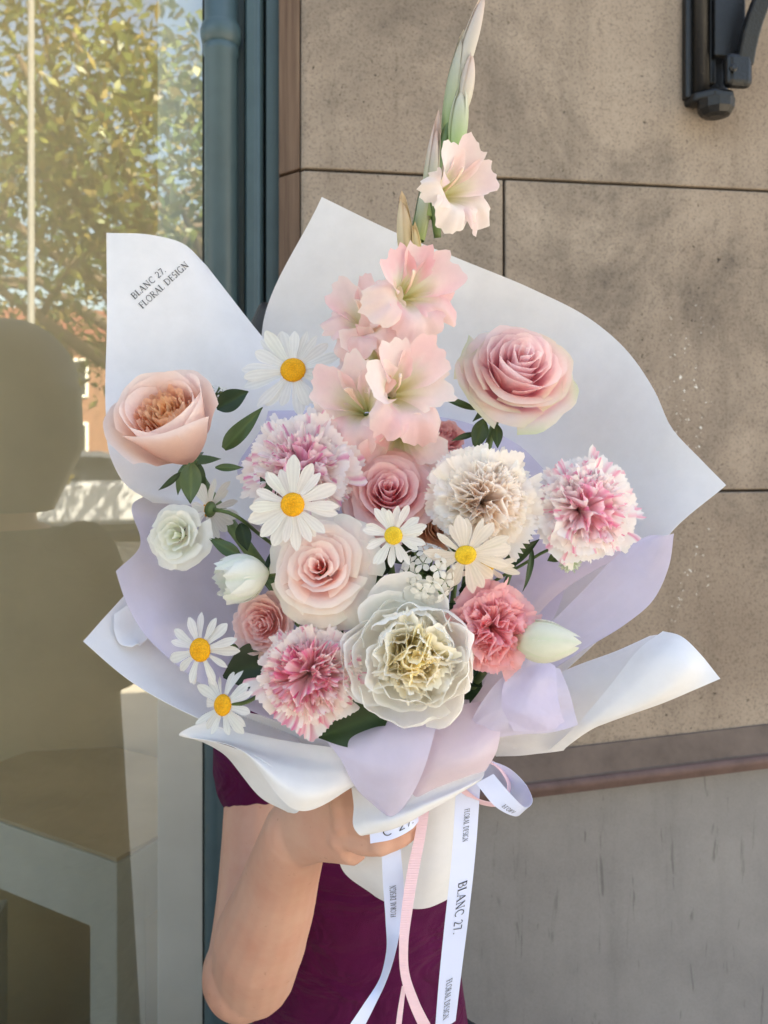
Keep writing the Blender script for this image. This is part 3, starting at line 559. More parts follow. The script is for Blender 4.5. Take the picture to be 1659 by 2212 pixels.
M_DISC = simple('daisy_disc', '#e0a008', 0.75, nscale=900, namp=0.25); M_DISC2 = simple('pale_daisy_disc', '#d8b428', 0.75, nscale=900, namp=0.25)
WHITE = lin('#f3f3ee'); WARMW = lin('#f1ebe2')
def daisy(label, uvd, dirv, rpx, n=19, seed=1, disc=0.42, droop=0.25, curl=0.3, roll=0.0, mat=None, col=WHITE, bend=0.4, to=None):
    e, M, R = start('daisy', label, 'daisy', uvd, dirv, rpx, roll); r = np.random.default_rng(seed); rd = disc * R
    parts = []; k = 150
    parts.append(lathe([(rd * 0.9, -0.22 * rd), (rd * 1.0, 0.0), (rd * 0.9, 0.20 * rd), (rd * 0.62, 0.36 * rd), (rd * 0.28, 0.40 * rd), (rd * 0.02, 0.34 * rd)], 24))
    for i in range(k):
        f = math.sqrt((i + 0.5) / k); a = i * 2.39996; x = rd * 0.97 * f; z = 0.38 * rd * (1 - f**3) - 0.02 * rd; s = rd * 0.085 * r.uniform(0.8, 1.2)
        V = np.array([(1, 0, 0), (0, 1, 0), (-1, 0, 0), (0, -1, 0), (0, 0, 1.3)]) * s + np.array([x * math.cos(a), x * math.sin(a), z]); parts.append((V, [(0, 1, 4), (1, 2, 4), (2, 3, 4), (3, 0, 4)]))
    v, f = join(parts); mesh('disc', v, f, mat or M_DISC, e)
    for i in range(n):
        a = 6.283 * (i + r.uniform(-.45, .45)) / n; L = R * r.uniform(0.84, 1.16) * 1.06 - rd * 0.75; dr = droop * r.uniform(0.2, 1.6); lay = (i % 2) * 0.05
        X, S, T = fan(r, a, 1.50 + dr * 0.5 - lay, L, dr + curl * r.choice([0, 0, 0, 1, -0.8]) * r.uniform(0.3, 1.2) + r.uniform(-.15, .15), 0.20 * r.uniform(0.75, 1.25), 0.0, 1, 0.0, 12, 7, claw=0.55, point=0.10)
        # rounded tip, two lengthwise grooves
        w = np.sqrt(np.clip(1 - np.clip((S - 0.55) / 0.46, 0, 1)**2.2, 0.02, 1)) * (0.68 + 0.32 * sstep(S / 0.5)); ctr = X[:, 3:4]; X = ctr + (X - ctr) * w[..., None]
        X[..., 2] += 0.018 * R * (np.abs(np.sin(1.5 * np.pi * T)) - 0.6) * np.sin(np.pi * np.clip(S, 0, 1)) + 0.02 * R * T * r.uniform(-1.5, 1.5)
        off = np.array([math.cos(a), math.sin(a), 0]) * rd * 0.80; X = X + off + np.array([0, 0, -0.04 * R + lay * 0.4 * R])
        petal(e, X, np.ones(X.shape) * jitter(r, col, 0.03) * (1 - 0.10 * np.cos(3 * np.pi * T)[..., None] * 0.5 * np.array((1, 1, 0.96))), 'ray_petal')
    v, f = lathe([(0.04 * R, -0.45 * R * 0.6), (rd * 0.6, -0.18 * R), (rd * 0.95, -0.06 * R)], 14); mesh('calyx', v, f, M_STEM, e)
    stem(e, M, -0.25 * R, 0.0014, to, bend); return e, M, R

def tulip(label, uvd, dirv, rpx, Lf=1.5, seed=1, col=None, roll=0.0, openn=0.0, to=None, bend=0.5, rag=0.0, ruf=0.01, n=6):
    e, M, R = start('tulip', label, 'tulip', uvd, dirv, rpx, roll); r = np.random.default_rng(seed); H = 2 * Lf; z0 = -0.5 * H * R
    for i in range(n):
        o = (i % 2) * 0.06 + (i // 3) * 0.05 if n <= 6 else 0.03 * i; op = openn * r.uniform(0.3, 1.6)
        X, S, T = cup(r, i * 2.0944 + (i >= 3) * 1.05 + r.uniform(-.1, .1), 0.10, 0.02, 1.62 - o, H * 0.36, 0.22 - o * 0.4 + op, H * r.uniform(0.92, 1.0), 0.95, (0.10 * r.uniform(-0.6, 1.6) + op * 0.3, 0.0), 0.34, 1.9, 0.02, ruf, 1.6, 0.0, rag, 15, 13, wbase=0.5, lump=0.02)
        X = X * R; X[..., 2] += z0
        C = blend([(0, col[1]), (0.25, lerp(col[1], col[0], 0.55)), (0.7, col[0]), (1, col[0])], S) * (1 - 0.05 * np.exp(-(T * 6)**2)[..., None] * np.array((1.2, 0.3, 1.4)))
        petal(e, X, C * (1 + r.uniform(-.03, .02)))
    stem(e, M, z0 + 0.05 * R, 0.0030, to, bend); return e, M, R
def put_leaf(e, *a, **k): return leaf(e, *a, **k)
# ------------------------------------------------------------------ the flowers
PINK = [lin('#f6bcc6'), lin('#f9d4da'), lin('#fcece9')]
e, M, R = rose('rose', 'large pink rose with green tinged outer petals standing alone above the pale carnation', 'rose', (1124, 786, 0.655), (0.12, 0.52, 0.85), 130, PINK, n=32, H=1.25, seed=21, edge=lin('#dfe4b8'), lip=0.22, ruf=0.018, drop=0.50, corner=0.13, cz=0.62, qexp=1.0, flare=0.35, wid=(1.6, 0.98), point=0.14, to=P(985, 1400, 0.70))
for a, b, wd in (((1030, 885, 0.66), (945, 855, 0.655), 0.006), ((1028, 935, 0.66), (975, 952, 0.655), 0.005), ((1072, 915, 0.66), (1075, 968, 0.655), 0.009), ((1045, 905, 0.655), (1025, 972, 0.655), 0.013)): put_leaf(e, a, b, wd, c=LEAF_M * 0.8, name='sepal', seed=3)

# peach rose seen half from the side: deep cup, crowded apricot heart
def cup_rose(uvd, dirv, rpx, seed):
    e, M, R = start('garden_rose', 'peach cup shaped garden rose with apricot heart beside the white lisianthus', 'rose', uvd, dirv, rpx, 0.5); r = np.random.default_rng(seed); z0 = -0.95 * R
    ap, pk, ed = lin('#f0b888'), lin('#fbd8c6'), lin('#fdefea')
    for i in range(46):
        q = i / 45; X, S, T = cup(r, i * 2.39996, 0.04, 0.25, 0.10 + 0.46 * q, 0.7, 0.06 + 0.52 * q**0.8, 1.56 - 0.02 * q + r.uniform(-.10, .08), 0.55 * r.uniform(0.6, 1.3) / (0.4 + q), (0.02, 0.02), 0.15, 2, 0.1, 0.035, 2.2, 0.0, 0.06, 9, 11, lump=0.03)
        X *= R; X[..., 2] += z0; petal(e, X, blend([(0, lin('#f6b878')), (0.6, lin('#f8c48e')), (1, lerp(lin('#fbd2a6'), pk, q * 0.9))], S) * (1 + r.uniform(-.08, .05)))
    spec = [(0.60, 1.50, 1.2, 0.03), (0.62, 1.54, 1.2, 0.03), (0.66, 1.56, 1.2, 0.04), (0.70, 1.60, 1.2, 0.05), (0.73, 1.60, 1.2, 0.06), (0.76, 1.60, 1.15, 0.07), (0.79, 1.62, 1.1, 0.09), (0.82, 1.58, 1.05, 0.12), (0.88, 1.52, 1.0, 0.20), (0.98, 1.48, 0.92, 0.26)]
    for i, (rr, zr, wd, lp) in enumerate(spec):
        X, S, T = cup(r, 0.4 + i * 2.39996 + r.uniform(-.1, .1), 0.12, 0.0, rr * 0.98, 0.62, rr - lp * 0.35, 1.12 * zr * r.uniform(0.97, 1.03), wd, (lp, lp * 0.6), 0.10, 2.6, 0.05, 0.016, 1.8, 0.04 + lp * 0.5, 0.0, 14, 19, lump=0.02)
        X *= R; X[..., 2] += z0; q = i / 9
        petal(e, X, blend([(0, lin('#efc8a4')), (0.35, lerp(pk, lin('#f6d0c4'), q)), (0.8, lerp(pk, ed, 0.55)), (1, ed)], S) * (1 + r.uniform(-.03, .02)))
    sepals(e, R, z0 - 0.02 * R, seed=6, ang=2.2, L=0.7, wid=0.14); stem(e, M, z0 - 0.1 * R, 0.0050, P(640, 1330, 0.665), 0.30)
    return e
e = cup_rose((374, 924, 0.63), (-0.16, 0.66, 0.73), 112, 5)
put_leaf(e, (413, 1000, 0.625), (412, 1088, 0.615), 0.016, c=LEAF_L * 0.8, name='sepal'); put_leaf(e, (392, 1020, 0.625), (345, 1062, 0.62), 0.005, c=LEAF_M * 0.6, name='sepal', curl=0.2)
put_leaf(e, (468, 882, 0.66), (537, 846, 0.655), 0.018, c=LEAF_D, wavy=0.03); put_leaf(e, (484, 970, 0.64), (568, 880, 0.64), 0.014, c=LEAF_M, shape=0.8)
put_leaf(e, (465, 1010, 0.63), (525, 1010, 0.625), 0.006, c=LEAF_M, name='sepal'); put_leaf(e, (520, 1130, 0.645), (535, 1190, 0.64), 0.012, c=LEAF_D)

rose('rose', 'blush white rose with a soft pink heart under the large daisy', 'rose', (688, 1226, 0.578), (-0.10, 0.30, 0.95), 132, [lin('#f6b6b2'), lin('#fbe5dd'), lin('#fdf5ee')], n=25, H=0.80, seed=33, lip=0.24, ruf=0.02, edge=lin('#f0efdc'), corner=0.14, drop=0.72, qexp=1.12, flare=1.0, wid=(1.6, 0.92), point=0.14)
rose('rose', 'mid pink rose tucked below the gladiolus between the carnations', 'rose', (840, 1062, 0.622), (0.02, 0.42, 0.90), 114, [lin('#f2aab8'), lin('#f7c8ce'), lin('#fae0da')], n=30, H=0.9, seed=45, lip=0.18, drop=0.58, qexp=1.0, corner=0.11, flare=0.8, ruf=0.018, point=0.15)
rose('spray_rose', 'small dusty pink spray rose above the striped carnation', 'rose', (567, 1350, 0.600), (-0.28, 0.12, 0.95), 78, [lin('#f8c4c4'), lin('#fad6d3'), lin('#fce6e2')], n=26, H=0.9, seed=52, lip=0.12, ruf=0.045, rag=0.05, drop=0.5, stemr=0.002, qexp=0.95)
e, M, R = rose('lisianthus', 'white lisianthus bloom hanging over the left tissue', 'lisianthus', (380, 1156, 0.605), (-0.22, 0.16, 0.96), 74, [lin('#e6ead2'), lin('#f0f1e8'), lin('#f5f5f0')], n=14, H=0.72, seed=64, lip=0.16, ruf=0.035, drop=0.62, wid=(1.3, 1.15), stemr=0.0016, rmin=0.10, qexp=0.95, flare=1.0, point=0.12)
put_leaf(e, (520, 1202, 0.60), (452, 1163, 0.605), 0.010, c=LEAF_M * 0.9, shape=0.9)
rose('ranunculus', 'peach ranunculus with tightly packed rim petals half hidden by pale carnation', 'ranunculus', (948, 1135, 0.632), (0.30, 0.05, 0.95), 62, [lin('#e9bd9c'), lin('#ebc6ac'), lin('#efd2bd')], n=60, H=0.75, seed=70, lip=0.03, ruf=0.008, drop=0.7, wid=(1.2, 0.7), stemr=0.0018, sep=False, qexp=0.7)
rose('spray_rose', 'small rosy spray rose peeping out beside the gladiolus foot', 'rose', (962, 945, 0.672), (0.30, 0.62, 0.70), 48, [lin('#f0b2bc'), lin('#f5c6ca'), lin('#f8d4d4')], n=26, H=1.1, seed=75, lip=0.05, ruf=0.05, rag=0.08, drop=0.25, stemr=0.002)

MAG = lin('#d4407f'); MAG2 = lin('#c25a9a')
carnation('carnation', 'white carnation with sparse magenta flecks behind the large daisy', (650, 1014, 0.625), (-0.10, 0.30, 0.95), 118, lin('#fdf8f5'), lin('#fac6d2'), lin('#dd5aa6'), seed=81, sfrac=0.26, centre=0.24)
carnation('carnation', 'full pale blush carnation without stripes below the large pink rose', (1046, 1082, 0.608), (0.05, 0.20, 0.97), 116, lin('#fffaf4'), lin('#ffeadd'), None, seed=92, n=58, centre=0.55, ruf=0.12)
carnation('carnation', 'white carnation with magenta streaked heart against the bare back paper', (1268, 1098, 0.620), (0.22, 0.18, 0.95), 114, lin('#fefbf8'), lin('#fcd6dc'), lin('#ee5fa0'), seed=103, sfrac=0.20, centre=0.34)
carnation('carnation', 'white carnation with densely magenta striped heart beside the peony', (666, 1458, 0.572), (-0.05, 0.10, 0.99), 112, lin('#fef7f2'), lin('#fccad4'), lin('#e83f8c'), seed=114, sfrac=0.32, centre=0.46)
carnation('carnation', 'coral pink carnation with pale ruffled rims between peony and tulip', (1066, 1356, 0.588), (0.15, 0.10, 0.98), 92, lin('#fecfd2'), lin('#fcb4be'), None, seed=125, sfrac=0.3, centre=0.5, ruf=0.12, zig=0.045, tipw=lin('#f3c3c8'), n=46, rk=2.4, width=0.60)

# peony
def peony(uvd, dirv, rpx, seed):
    e, M, R = start('peony', 'big ivory peony with ragged yellow heart at the front of the bouquet', 'peony', uvd, dirv, rpx); r = np.random.default_rng(seed); z0 = -0.45 * R
    iv, cr, ye = lin('#fffdf9'), lin('#fffaee'), lin('#fde98a')
    for i in range(20):
        q = i / 19; rr = lerp(0.60, 1.0, q) * r.uniform(0.92, 1.06); zr = lerp(0.72, 0.34, q**1.2) * r.uniform(0.82, 1.15)
        X, S, T = cup(r, i * 2.39996 + r.uniform(-.3, .3), 0.10, 0.0, rr * 1.02, zr * 0.05, rr, zr, lerp(0.85, 0.74, q) * r.uniform(0.75, 1.2), (r.uniform(-.16, .06), r.uniform(-.16, .05)), r.uniform(0.10, 0.26), 2.2, r.uniform(-.06, .08), 0.035, r.uniform(1.2, 2.4), -0.06, 0.04, 13, 19, lump=0.09)
        X *= R; X[..., 2] += z0; petal(e, X, blend([(0, lin('#faf7e2')), (0.4, lerp(cr, iv, 0.7)), (0.85, iv), (1, lin('#fcfcfa'))], S) * (1 + r.uniform(-.03, .02)))
    for i in range(66):
        q = i / 65; ps = 0.06 + 1.05 * q**0.75; L = R * (0.92 - 0.06 * q) * r.uniform(0.84, 1.10)
        X, S, T = fan(r, i * 2.39996 + r.uniform(-.5, .5), ps * 0.8 + r.uniform(-.14, .14), L, r.uniform(-1.5, 0.7), r.uniform(0.26, 0.62) * (0.5 + 0.6 * q), r.uniform(0.05, 0.12), r.uniform(0.6, 1.4), r.uniform(0.04, 0.16), 11, 17, claw=0.35, point=r.uniform(0.05, 0.35), arch=r.uniform(-.10, .35), base=(0, 0, z0))
        yq = np.clip(0.95 - q * 1.7, 0, 1) * r.uniform(0.4, 1.0)
        petal(e, X, blend([(0, ye), (0.30, lerp(cr, ye, max(0.2, yq))), (0.75, lerp(cr, ye, yq)), (1, lerp(iv, ye, yq * 0.8))], S) * (1 + r.uniform(-.04, .02)))
    for k in range(3):
        a = k * 2.1; mesh('carpel', *ellipsoid((0.06 * R * math.cos(a), 0.06 * R * math.sin(a), z0 + 0.42 * R), (0.05 * R, 0.05 * R, 0.14 * R)), simple('carpel', (0.50, 0.42, 0.12), 0.5), e)
    stem(e, M, z0, 0.0036); return e
e = peony((893, 1422, 0.562), (0.02, 0.20, 0.98), 158, 131)
# one broad white guard petal standing up behind the peony
Rp = 150 * 0.562 / F
for sd, ph, wd_, rx in ((3, 1.72, 0.50, 1.26), (8, 1.30, 0.40, 1.12), (5, 2.15, 0.42, 1.10)):
    X, S, T = cup(np.random.default_rng(sd), ph, 0.2, -0.25, 0.95, -0.40, rx, -0.05, wd_, (-0.04, -0.12), 0.22, 2.4, 0.03, 0.025, 1.5, -0.04, 0.02, 13, 17, lump=0.06)
    petal(e, X * Rp, blend([(0, lin('#e9ecd6')), (0.5, lin('#f6f7f2')), (1, lin('#fafaf8'))], S))
put_leaf(e, (840, 1535, 0.585), (688, 1592, 0.582), 0.034, nrm=(0, -1, 0.5), c=LEAF_D * 1.1, droop=-0.05, wavy=0.02); put_leaf(e, (600, 1420, 0.602), (482, 1462, 0.600), 0.032, nrm=(0, -1, 0.2), c=LEAF_D * 0.7, wavy=0.02)

TW = (lin('#f1f2e6'), lin('#dfe3c4'))
tulip('closed white tulip pointing away from the coral carnation', (1180, 1386, 0.584), (1.0, -0.02, 0.16), 52, 1.48, 141, TW, roll=0.6, bend=0.05, to=P(1010, 1500, 0.67))
tulip('half open white tulip with crumpled petals beside the blush rose', (522, 1247, 0.590), (-0.93, -0.10, 0.45), 54, 1.15, 142, (lin('#f3f4ef'), lin('#e3e7d4')), roll=0.2, openn=0.40, ruf=0.11, rag=0.08, n=9, bend=0.1, to=P(700, 1400, 0.67))

daisy('large daisy with swept petals against the upper white paper', (633, 799, 0.662), (0.0, 0.28, 0.96), 92, 21, 151, 0.30, 0.10, 0.2, to=P(690, 1300, 0.70))
daisy('large daisy lying in front of the flecked carnation and blush rose', (632, 1090, 0.568), (-0.05, 0.05, 1.0), 90, 21, 152, 0.29, 0.12, 0.15)
daisy('small neat daisy with yellow disc between the pink rose and peony', (850, 1157, 0.562), (0.05, 0.12, 0.99), 62, 19, 153, 0.32, 0.05, 0.1, mat=M_DISC2)
daisy('daisy nodding below the pale blush carnation', (1006, 1199, 0.572), (0.05, -0.38, 0.92), 82, 17, 154, 0.29, 0.22, 0.1, mat=M_DISC2, col=WARMW)
daisy('daisy mostly hidden behind the nodding one above the coral carnation', (1052, 1222, 0.585), (0.15, -0.60, 0.78), 66, 16, 155, 0.28, 0.15, 0.1, mat=M_DISC2, col=WARMW)
daisy('daisy with separated petals and curled tips at the left tissue edge', (432, 1404, 0.580), (-0.35, 0.10, 0.93), 78, 15, 156, 0.33, 0.2, 0.5, to=P(620, 1400, 0.66), bend=0.3)
daisy('crumpled daisy turned aside over the lower white paper', (481, 1523, 0.572), (-0.50, 0.22, 0.83), 70, 15, 157, 0.33, 0.3, 1.1, to=P(640, 1450, 0.66), bend=0.3)
daisy('daisy seen from behind in the shade under the garden rose', (452, 1100, 0.640), (-0.80, 0.05, -0.55), 62, 17, 158, 0.30, 0.35, 0.2, to=P(620, 1200, 0.70), bend=0.3)

# gladiolus: spike of buds over open florets, one thing
ax = [(1046, -40, 0.735), (1010, 130, 0.715), (962, 300, 0.695), (905, 480, 0.682), (872, 700, 0.676), (868, 950, 0.680), (905, 1400, 0.69), (925, 1740, 0.69)]
gl = empty('gladiolus', Matrix.Translation(Vector(P(868, 950, 0.68))), 'tall pale pink gladiolus spike with green buds rising above the bouquet', 'gladiolus'); bpy.context.view_layer.update()
org = P(868, 950, 0.68)
v, f = tube([P(*a) for a in ax], [0.0012, 0.003, 0.0045, 0.005, 0.0055, 0.006, 0.006, 0.006], 12, 50); mesh('stem', v - org, f, M_STEM, gl)
gr = np.random.default_rng(9)
def floret(uvd, dirv, rpx, roll, seed, sat=1.0, deep=1.0, bx=0.0):
    r = np.random.default_rng(seed); M = frame(P(*uvd), dirv, roll); R = rpx * uvd[2] / F; A = np.array(M)
    holder = None
    pk, wh, th = lerp(lin('#fdf5f0'), lin('#fce7e5'), sat), lin('#faf3ec'), lin('#e6e0b0')
    for i in range(6):
        whorl = i % 2; phi = i * 1.0472 + r.uniform(-.08, .08); up_ = math.sin(phi + roll)
        lp = (0.55 if up_ < -0.2 else 0.12) * r.uniform(0.8, 1.3)
        X, S, T = cup(r, phi, 0.06, -0.9 * deep, 0.24 if whorl else 0.27, -0.05, 0.98 * r.uniform(0.90, 1.08) - whorl * 0.04, 0.62 + 0.14 * up_, 0.98 if not whorl else 0.84, (lp * 0.5, lp * 1.2), 0.30, 1.9, 0.05, 0.075, 2.4, -0.16 if up_ > 0 else 0.05, 0.05, 17, 23, wbase=0.85, lump=0.10)
        X = X * R; X[..., 2] += -0.05 * R * whorl
        C = blend([(0, lin('#c3c47c')), (0.30, th), (0.52, lerp(wh, th, 0.35)), (0.70, lerp(pk, wh, 0.35)), (0.9, pk), (1, lerp(pk, wh, 0.6))], S)
        side = np.clip(0.5 + 0.5 * wave(r, T), 0, 1); C = C + (lin('#f6b2be') - C) * (0.65 * sat * side * sstep((S - 0.55) / 0.3) * (r.random() < 0.6))[..., None]
        X = X @ A[:3, :3].T + A[:3, 3] - org; petal(gl, X, C * (1 + r.uniform(-.03, .02)), 'tepal')
    pts = []
    for k in range(4):
        a = 1.2 + k * 0.25; q = np.array([[0.02, 0, -0.5], [0.05 * math.cos(a), 0.12 * math.sin(a), 0.0], [0.16 * math.cos(a), 0.30 * math.sin(a), 0.30 + 0.05 * k]]) * R
        pts.append(tube(q, [0.0007, 0.0006, 0.0009], 6, 8))
    v, f = join(pts); v = v @ A[:3, :3].T + A[:3, 3] - org; mesh('stamens', v, f, simple('stamen', '#f0d6c4', 0.6) if seed == 1 else bpy.data.materials['stamen'], gl)
    bb = P(*uvd) - org - A[:3, 2] * R * 0.9 * deep; v, f = tube([bb, bb + np.array([0.002, 0.003, -0.012]), bb + np.array([0.004, 0.006, -0.03])], [0.0035, 0.004, 0.003], 8, 8); mesh('floret_tube', v, f, M_STEM, gl)
floret((985, 402, 0.652), (0.55, 0.08, 0.83), 92, 0.3, 1, 0.45)
floret((893, 622, 0.622), (0.36, 0.12, 0.93), 102, 0.5, 2, 1.0)
floret((785, 688, 0.645), (-0.15, 0.32, 0.92), 90, 0.2, 3, 0.7)
floret((872, 838, 0.616), (0.38, 0.14, 0.92), 106, 0.9, 4, 0.7)
floret((772, 872, 0.634), (-0.22, 0.22, 0.94), 96, 0.5, 5, 0.8)
floret((872, 960, 0.640), (0.10, -0.35, 0.90), 92, 0.1, 6, 1.1)
floret((822, 768, 0.650), (0.05, 0.25, 0.95), 92, 0.7, 7, 0.9)
# sheathed buds up the spike
def bud(a, b, wd, tip, basec, seed, name='bud', roll=0.0):
    r = np.random.default_rng(seed); p0, p1 = P(*a), P(*b); L = np.linalg.norm(p1 - p0); d = (p1 - p0) / L
    M = frame(p0, (d[0], d[2], -d[1]), roll); A = np.array(M)
    for k in range(3):
        X, S, T = cup(r, k * 2.1 + 0.4, wd * 0.55, 0, wd * 1.15 - 0.0006 * k, L * 0.45, 0.0012, L * (1 - 0.10 * k), 1.35, (0, 0), 0.10, 2, 0.05, 0.0, 1, 0.0, 0.0, 14, 11, wbase=0.95, lump=0.0)
        X = X @ A[:3, :3].T + A[:3, 3] - org
        petal(gl, X, blend([(0, basec), (0.35, lerp(basec, tip, 0.5)), (0.8, tip), (1, tip * np.array((0.9, 0.8, 0.75)))], S) * (1 + r.uniform(-.08, .06)), name, M_LEAF)
gB, gT, gP = lin('#9db873'), lin('#ccc9b6'), lin('#e0c4bc')
bud((985, 320, 0.690), (1000, 165, 0.70), 0.0105, gT, gB, 1); bud((968, 285, 0.70), (1003, 60, 0.71), 0.0105, gT * 0.97, gB * 0.9, 2, roll=1.0); bud((990, 175, 0.705), (1052, -30, 0.72), 0.0088, lerp(gT, gP, 0.5), gT, 3, roll=2.0)
bud((1000, 230, 0.70), (1022, 110, 0.70), 0.008, lerp(gT, gP, 0.6), gT, 7, roll=2.6)
bud((922, 470, 0.680), (946, 235, 0.695), 0.0085, lerp(gT, gP, 0.7), gB, 4, roll=0.4); bud((905, 520, 0.678), (930, 350, 0.685), 0.008, gT, gB * 0.8, 5, roll=1.4)
bud((878, 560, 0.665), (868, 412, 0.668), 0.0085, lin('#dcc9a6'), lin('#c9b98c'), 6, 'withered_floret', 0.7)
bud((905, 560, 0.660), (893, 478, 0.662), 0.0045, lin('#e3cfa0'), lin('#c2b57c'), 8, 'withered_floret', 0.2)

# fillers
def cluster(name, label, cat, uvd, dirv, rpx, n, seed, c0, c1, pr=0.32):
    e, M, R = start(name, label, cat, uvd, dirv, rpx); r = np.random.default_rng(seed)
    for i in range(n):
        q = (i + 0.5) / n; ps = 1.35 * math.sqrt(q); a = i * 2.39996; c = np.array([math.sin(ps) * math.cos(a), math.sin(ps) * math.sin(a), math.cos(ps)]) * R * r.uniform(0.8, 1.05)
        A = np.array(frame((0, 0, 0), (c[0] + r.uniform(-.3, .3) * R, c[2] + r.uniform(-.3, .3) * R, -c[1]), r.uniform(0, 6)))[:3, :3]
        for k in range(5):
            X, S, T = cup(r, k * 1.2566, 0.02, 0, 0.3, 0.25, 0.9, 0.25, 0.55, (0.1, 0.15), 0.25, 2.2, 0, 0.05, 1.5, 0, 0.0, 6, 7)
            petal(e, (X * R * pr) @ A.T + c, np.ones(X.shape) * lerp(c0, c1, r.random()))
        mesh('floret_tube', *tube([c * 0.1, c * 0.6, c * 0.99], [0.0008, 0.0007, 0.0012], 5), M_STEM, e)
    stem(e, M, -0.1 * R, 0.0022); return e
cluster('stock_flower', 'cluster of small white stock florets above the peony', 'stock', (925, 1238, 0.590), (0.05, 0.25, 0.95), 66, 20, 5, lin('#f2efe8'), lin('#f5f4f0'))
cluster('stock_flower', 'white frilled stock florets behind the garden rose', 'stock', (462, 858, 0.672), (0.5, 0.5, 0.6), 30, 10, 6, lin('#eef0ee'), lin('#f5f4f0'))
def scabiosa():
    e, M, R = start('scabiosa', 'small fuzzy pale green scabiosa head under the streaked carnation', 'scabiosa', (1228, 1210, 0.626), (0.35, -0.45, 0.82), 30); r = np.random.default_rng(4)
    for i in range(70):
        X, S, T = fan(r, i * 2.39996, 0.1 + 1.5 * math.sqrt(i / 70), R * r.uniform(0.85, 1.1), 0.2, 0.10, 0.05, 2, 0.2, 5, 5); petal(e, X, blend([(0, lin('#9fb57c')), (0.6, lin('#cddcbc')), (1, lin('#eaf0e2'))], S))
    mesh('calyx', *lathe([(0.1 * R, -0.3 * R), (0.3 * R, -0.1 * R), (0.2 * R, 0.1 * R)], 10), M_STEM, e); stem(e, M, -0.2 * R, 0.0012, P(1060, 1260, 0.67), 0.4)
    put_leaf(e, (1215, 1195, 0.626), (1182, 1212, 0.622), 0.008, c=LEAF_M)
scabiosa()
# greenery: sprigs with dark leaves deep between the blooms
fg = empty('foliage_sprig', Matrix.Translation(Vector(BP)), 'dark green leafy sprigs packed between the blooms', 'foliage'); bpy.context.view_layer.update()
rr = np.random.default_rng(77)
for k in range(46):
    u = rr.uniform(600, 1090); vv = rr.uniform(1060, 1560); d = rr.uniform(0.63, 0.665); a = rr.uniform(0, 6.28); L = rr.uniform(60, 110)
    leaf(fg, (u, vv, d + 0.01), (u + L * math.cos(a), vv + L * math.sin(a) * 0.8, d - 0.008), rr.uniform(0.012, 0.022), (rr.uniform(-.5, .5), -1, rr.uniform(-.2, .6)), LEAF_D * rr.uniform(0.7, 1.5), seed=k)
for k in range(5):
    p = P(700 + 90 * k, 1200 + 40 * (k % 2), 0.655); v, f = tube([p, (p + BP) / 2 + np.array([0, 0.01, 0]), BP], [0.0015, 0.002, 0.0025], 7, 10); mesh('stem', v - BP, f, M_STEM, fg)
leaf(fg, (1148, 1180, 0.645), (1145, 1272, 0.628), 0.006, (0.5, -1, 0), LEAF_D * 1.3, curl=-0.25); leaf(fg, (1080, 1230, 0.635), (1165, 1165, 0.63), 0.010, c=LEAF_D * 1.2); leaf(fg, (1100, 1215, 0.63), (1150, 1150, 0.625), 0.008, c=LEAF_M); leaf(fg, (600, 1095, 0.61), (562, 1030, 0.612), 0.010, c=LEAF_D)
leaf(fg, (700, 1380, 0.60), (740, 1320, 0.595), 0.018, c=LEAF_D); leaf(fg, (760, 1370, 0.60), (720, 1420, 0.595), 0.018, c=LEAF_D * 0.8)
# ------------------------------------------------------------------ wrapping: sheets as smooth lofted surfaces with a real thickness
def loft(rows, nu=44, nv=36):
    A = np.array([spline([P(*p) for p in r], nu) for r in rows])
    return np.stack([spline(A[:, j], nv) for j in range(nu)], 1) if len(rows) > 1 else A
def thick(X, t):
    n, m = X.shape[:2]; du = np.gradient(X, axis=1); dv = np.gradient(X, axis=0); N = np.cross(du, dv); N /= np.linalg.norm(N, axis=-1)[..., None] + 1e-12
    A_, B_ = (X + N * t / 2).reshape(-1, 3), (X - N * t / 2).reshape(-1, 3); o = n * m; Fc = gridfaces(n, m); Fc += [tuple(reversed([i + o for i in q])) for q in gridfaces(n, m)]
    rim = [j for j in range(m)] + [i * m + m - 1 for i in range(1, n)] + [(n - 1) * m + j for j in range(m - 2, -1, -1)] + [i * m for i in range(n - 2, 0, -1)]
    L = len(rim); V = np.concatenate([A_, B_, A_[rim], B_[rim]]); q0 = 2 * o          # the rim has its own vertices, so the cut edge stays crisp
    for k in range(L): a, b = k, (k + 1) % L; Fc.append((q0 + b, q0 + a, q0 + L + a, q0 + L + b))
    return V, Fc
def sheet(name, label, cat, rows, mat, extra=(), t=0.0004, group=None, nu=56, nv=46, crinkle=0.00022, seed=0):
    parts = []
    for q, rw in enumerate((rows,) + tuple(extra)):
        X = loft(rw, nu, nv)
        if crinkle:
            r = np.random.default_rng(seed + q); a, b = np.meshgrid(np.linspace(0, 1, X.shape[0]), np.linspace(0, 1, X.shape[1]), indexing='ij')
            h = sum(r.uniform(-1, 1) * np.sin(r.uniform(2, 11) * a + r.uniform(2, 13) * b + r.uniform(0, 6)) for _ in range(5)) + sum(r.uniform(0.5, 1.3) * np.abs(((r.uniform(-2.5, 2.5) * a + r.uniform(-2.5, 2.5) * b + r.random()) % 1.0) - 0.5) * 2 for _ in range(5)); X[..., 1] += 1.5 * crinkle * h
        parts.append(thick(X, t))
    c = P(*rows[-1][len(rows[-1]) // 2]); v, f = join(parts)
    o = mesh(name, v - c, f, mat); o.location = c; tag(o, label, cat, group); return o, c

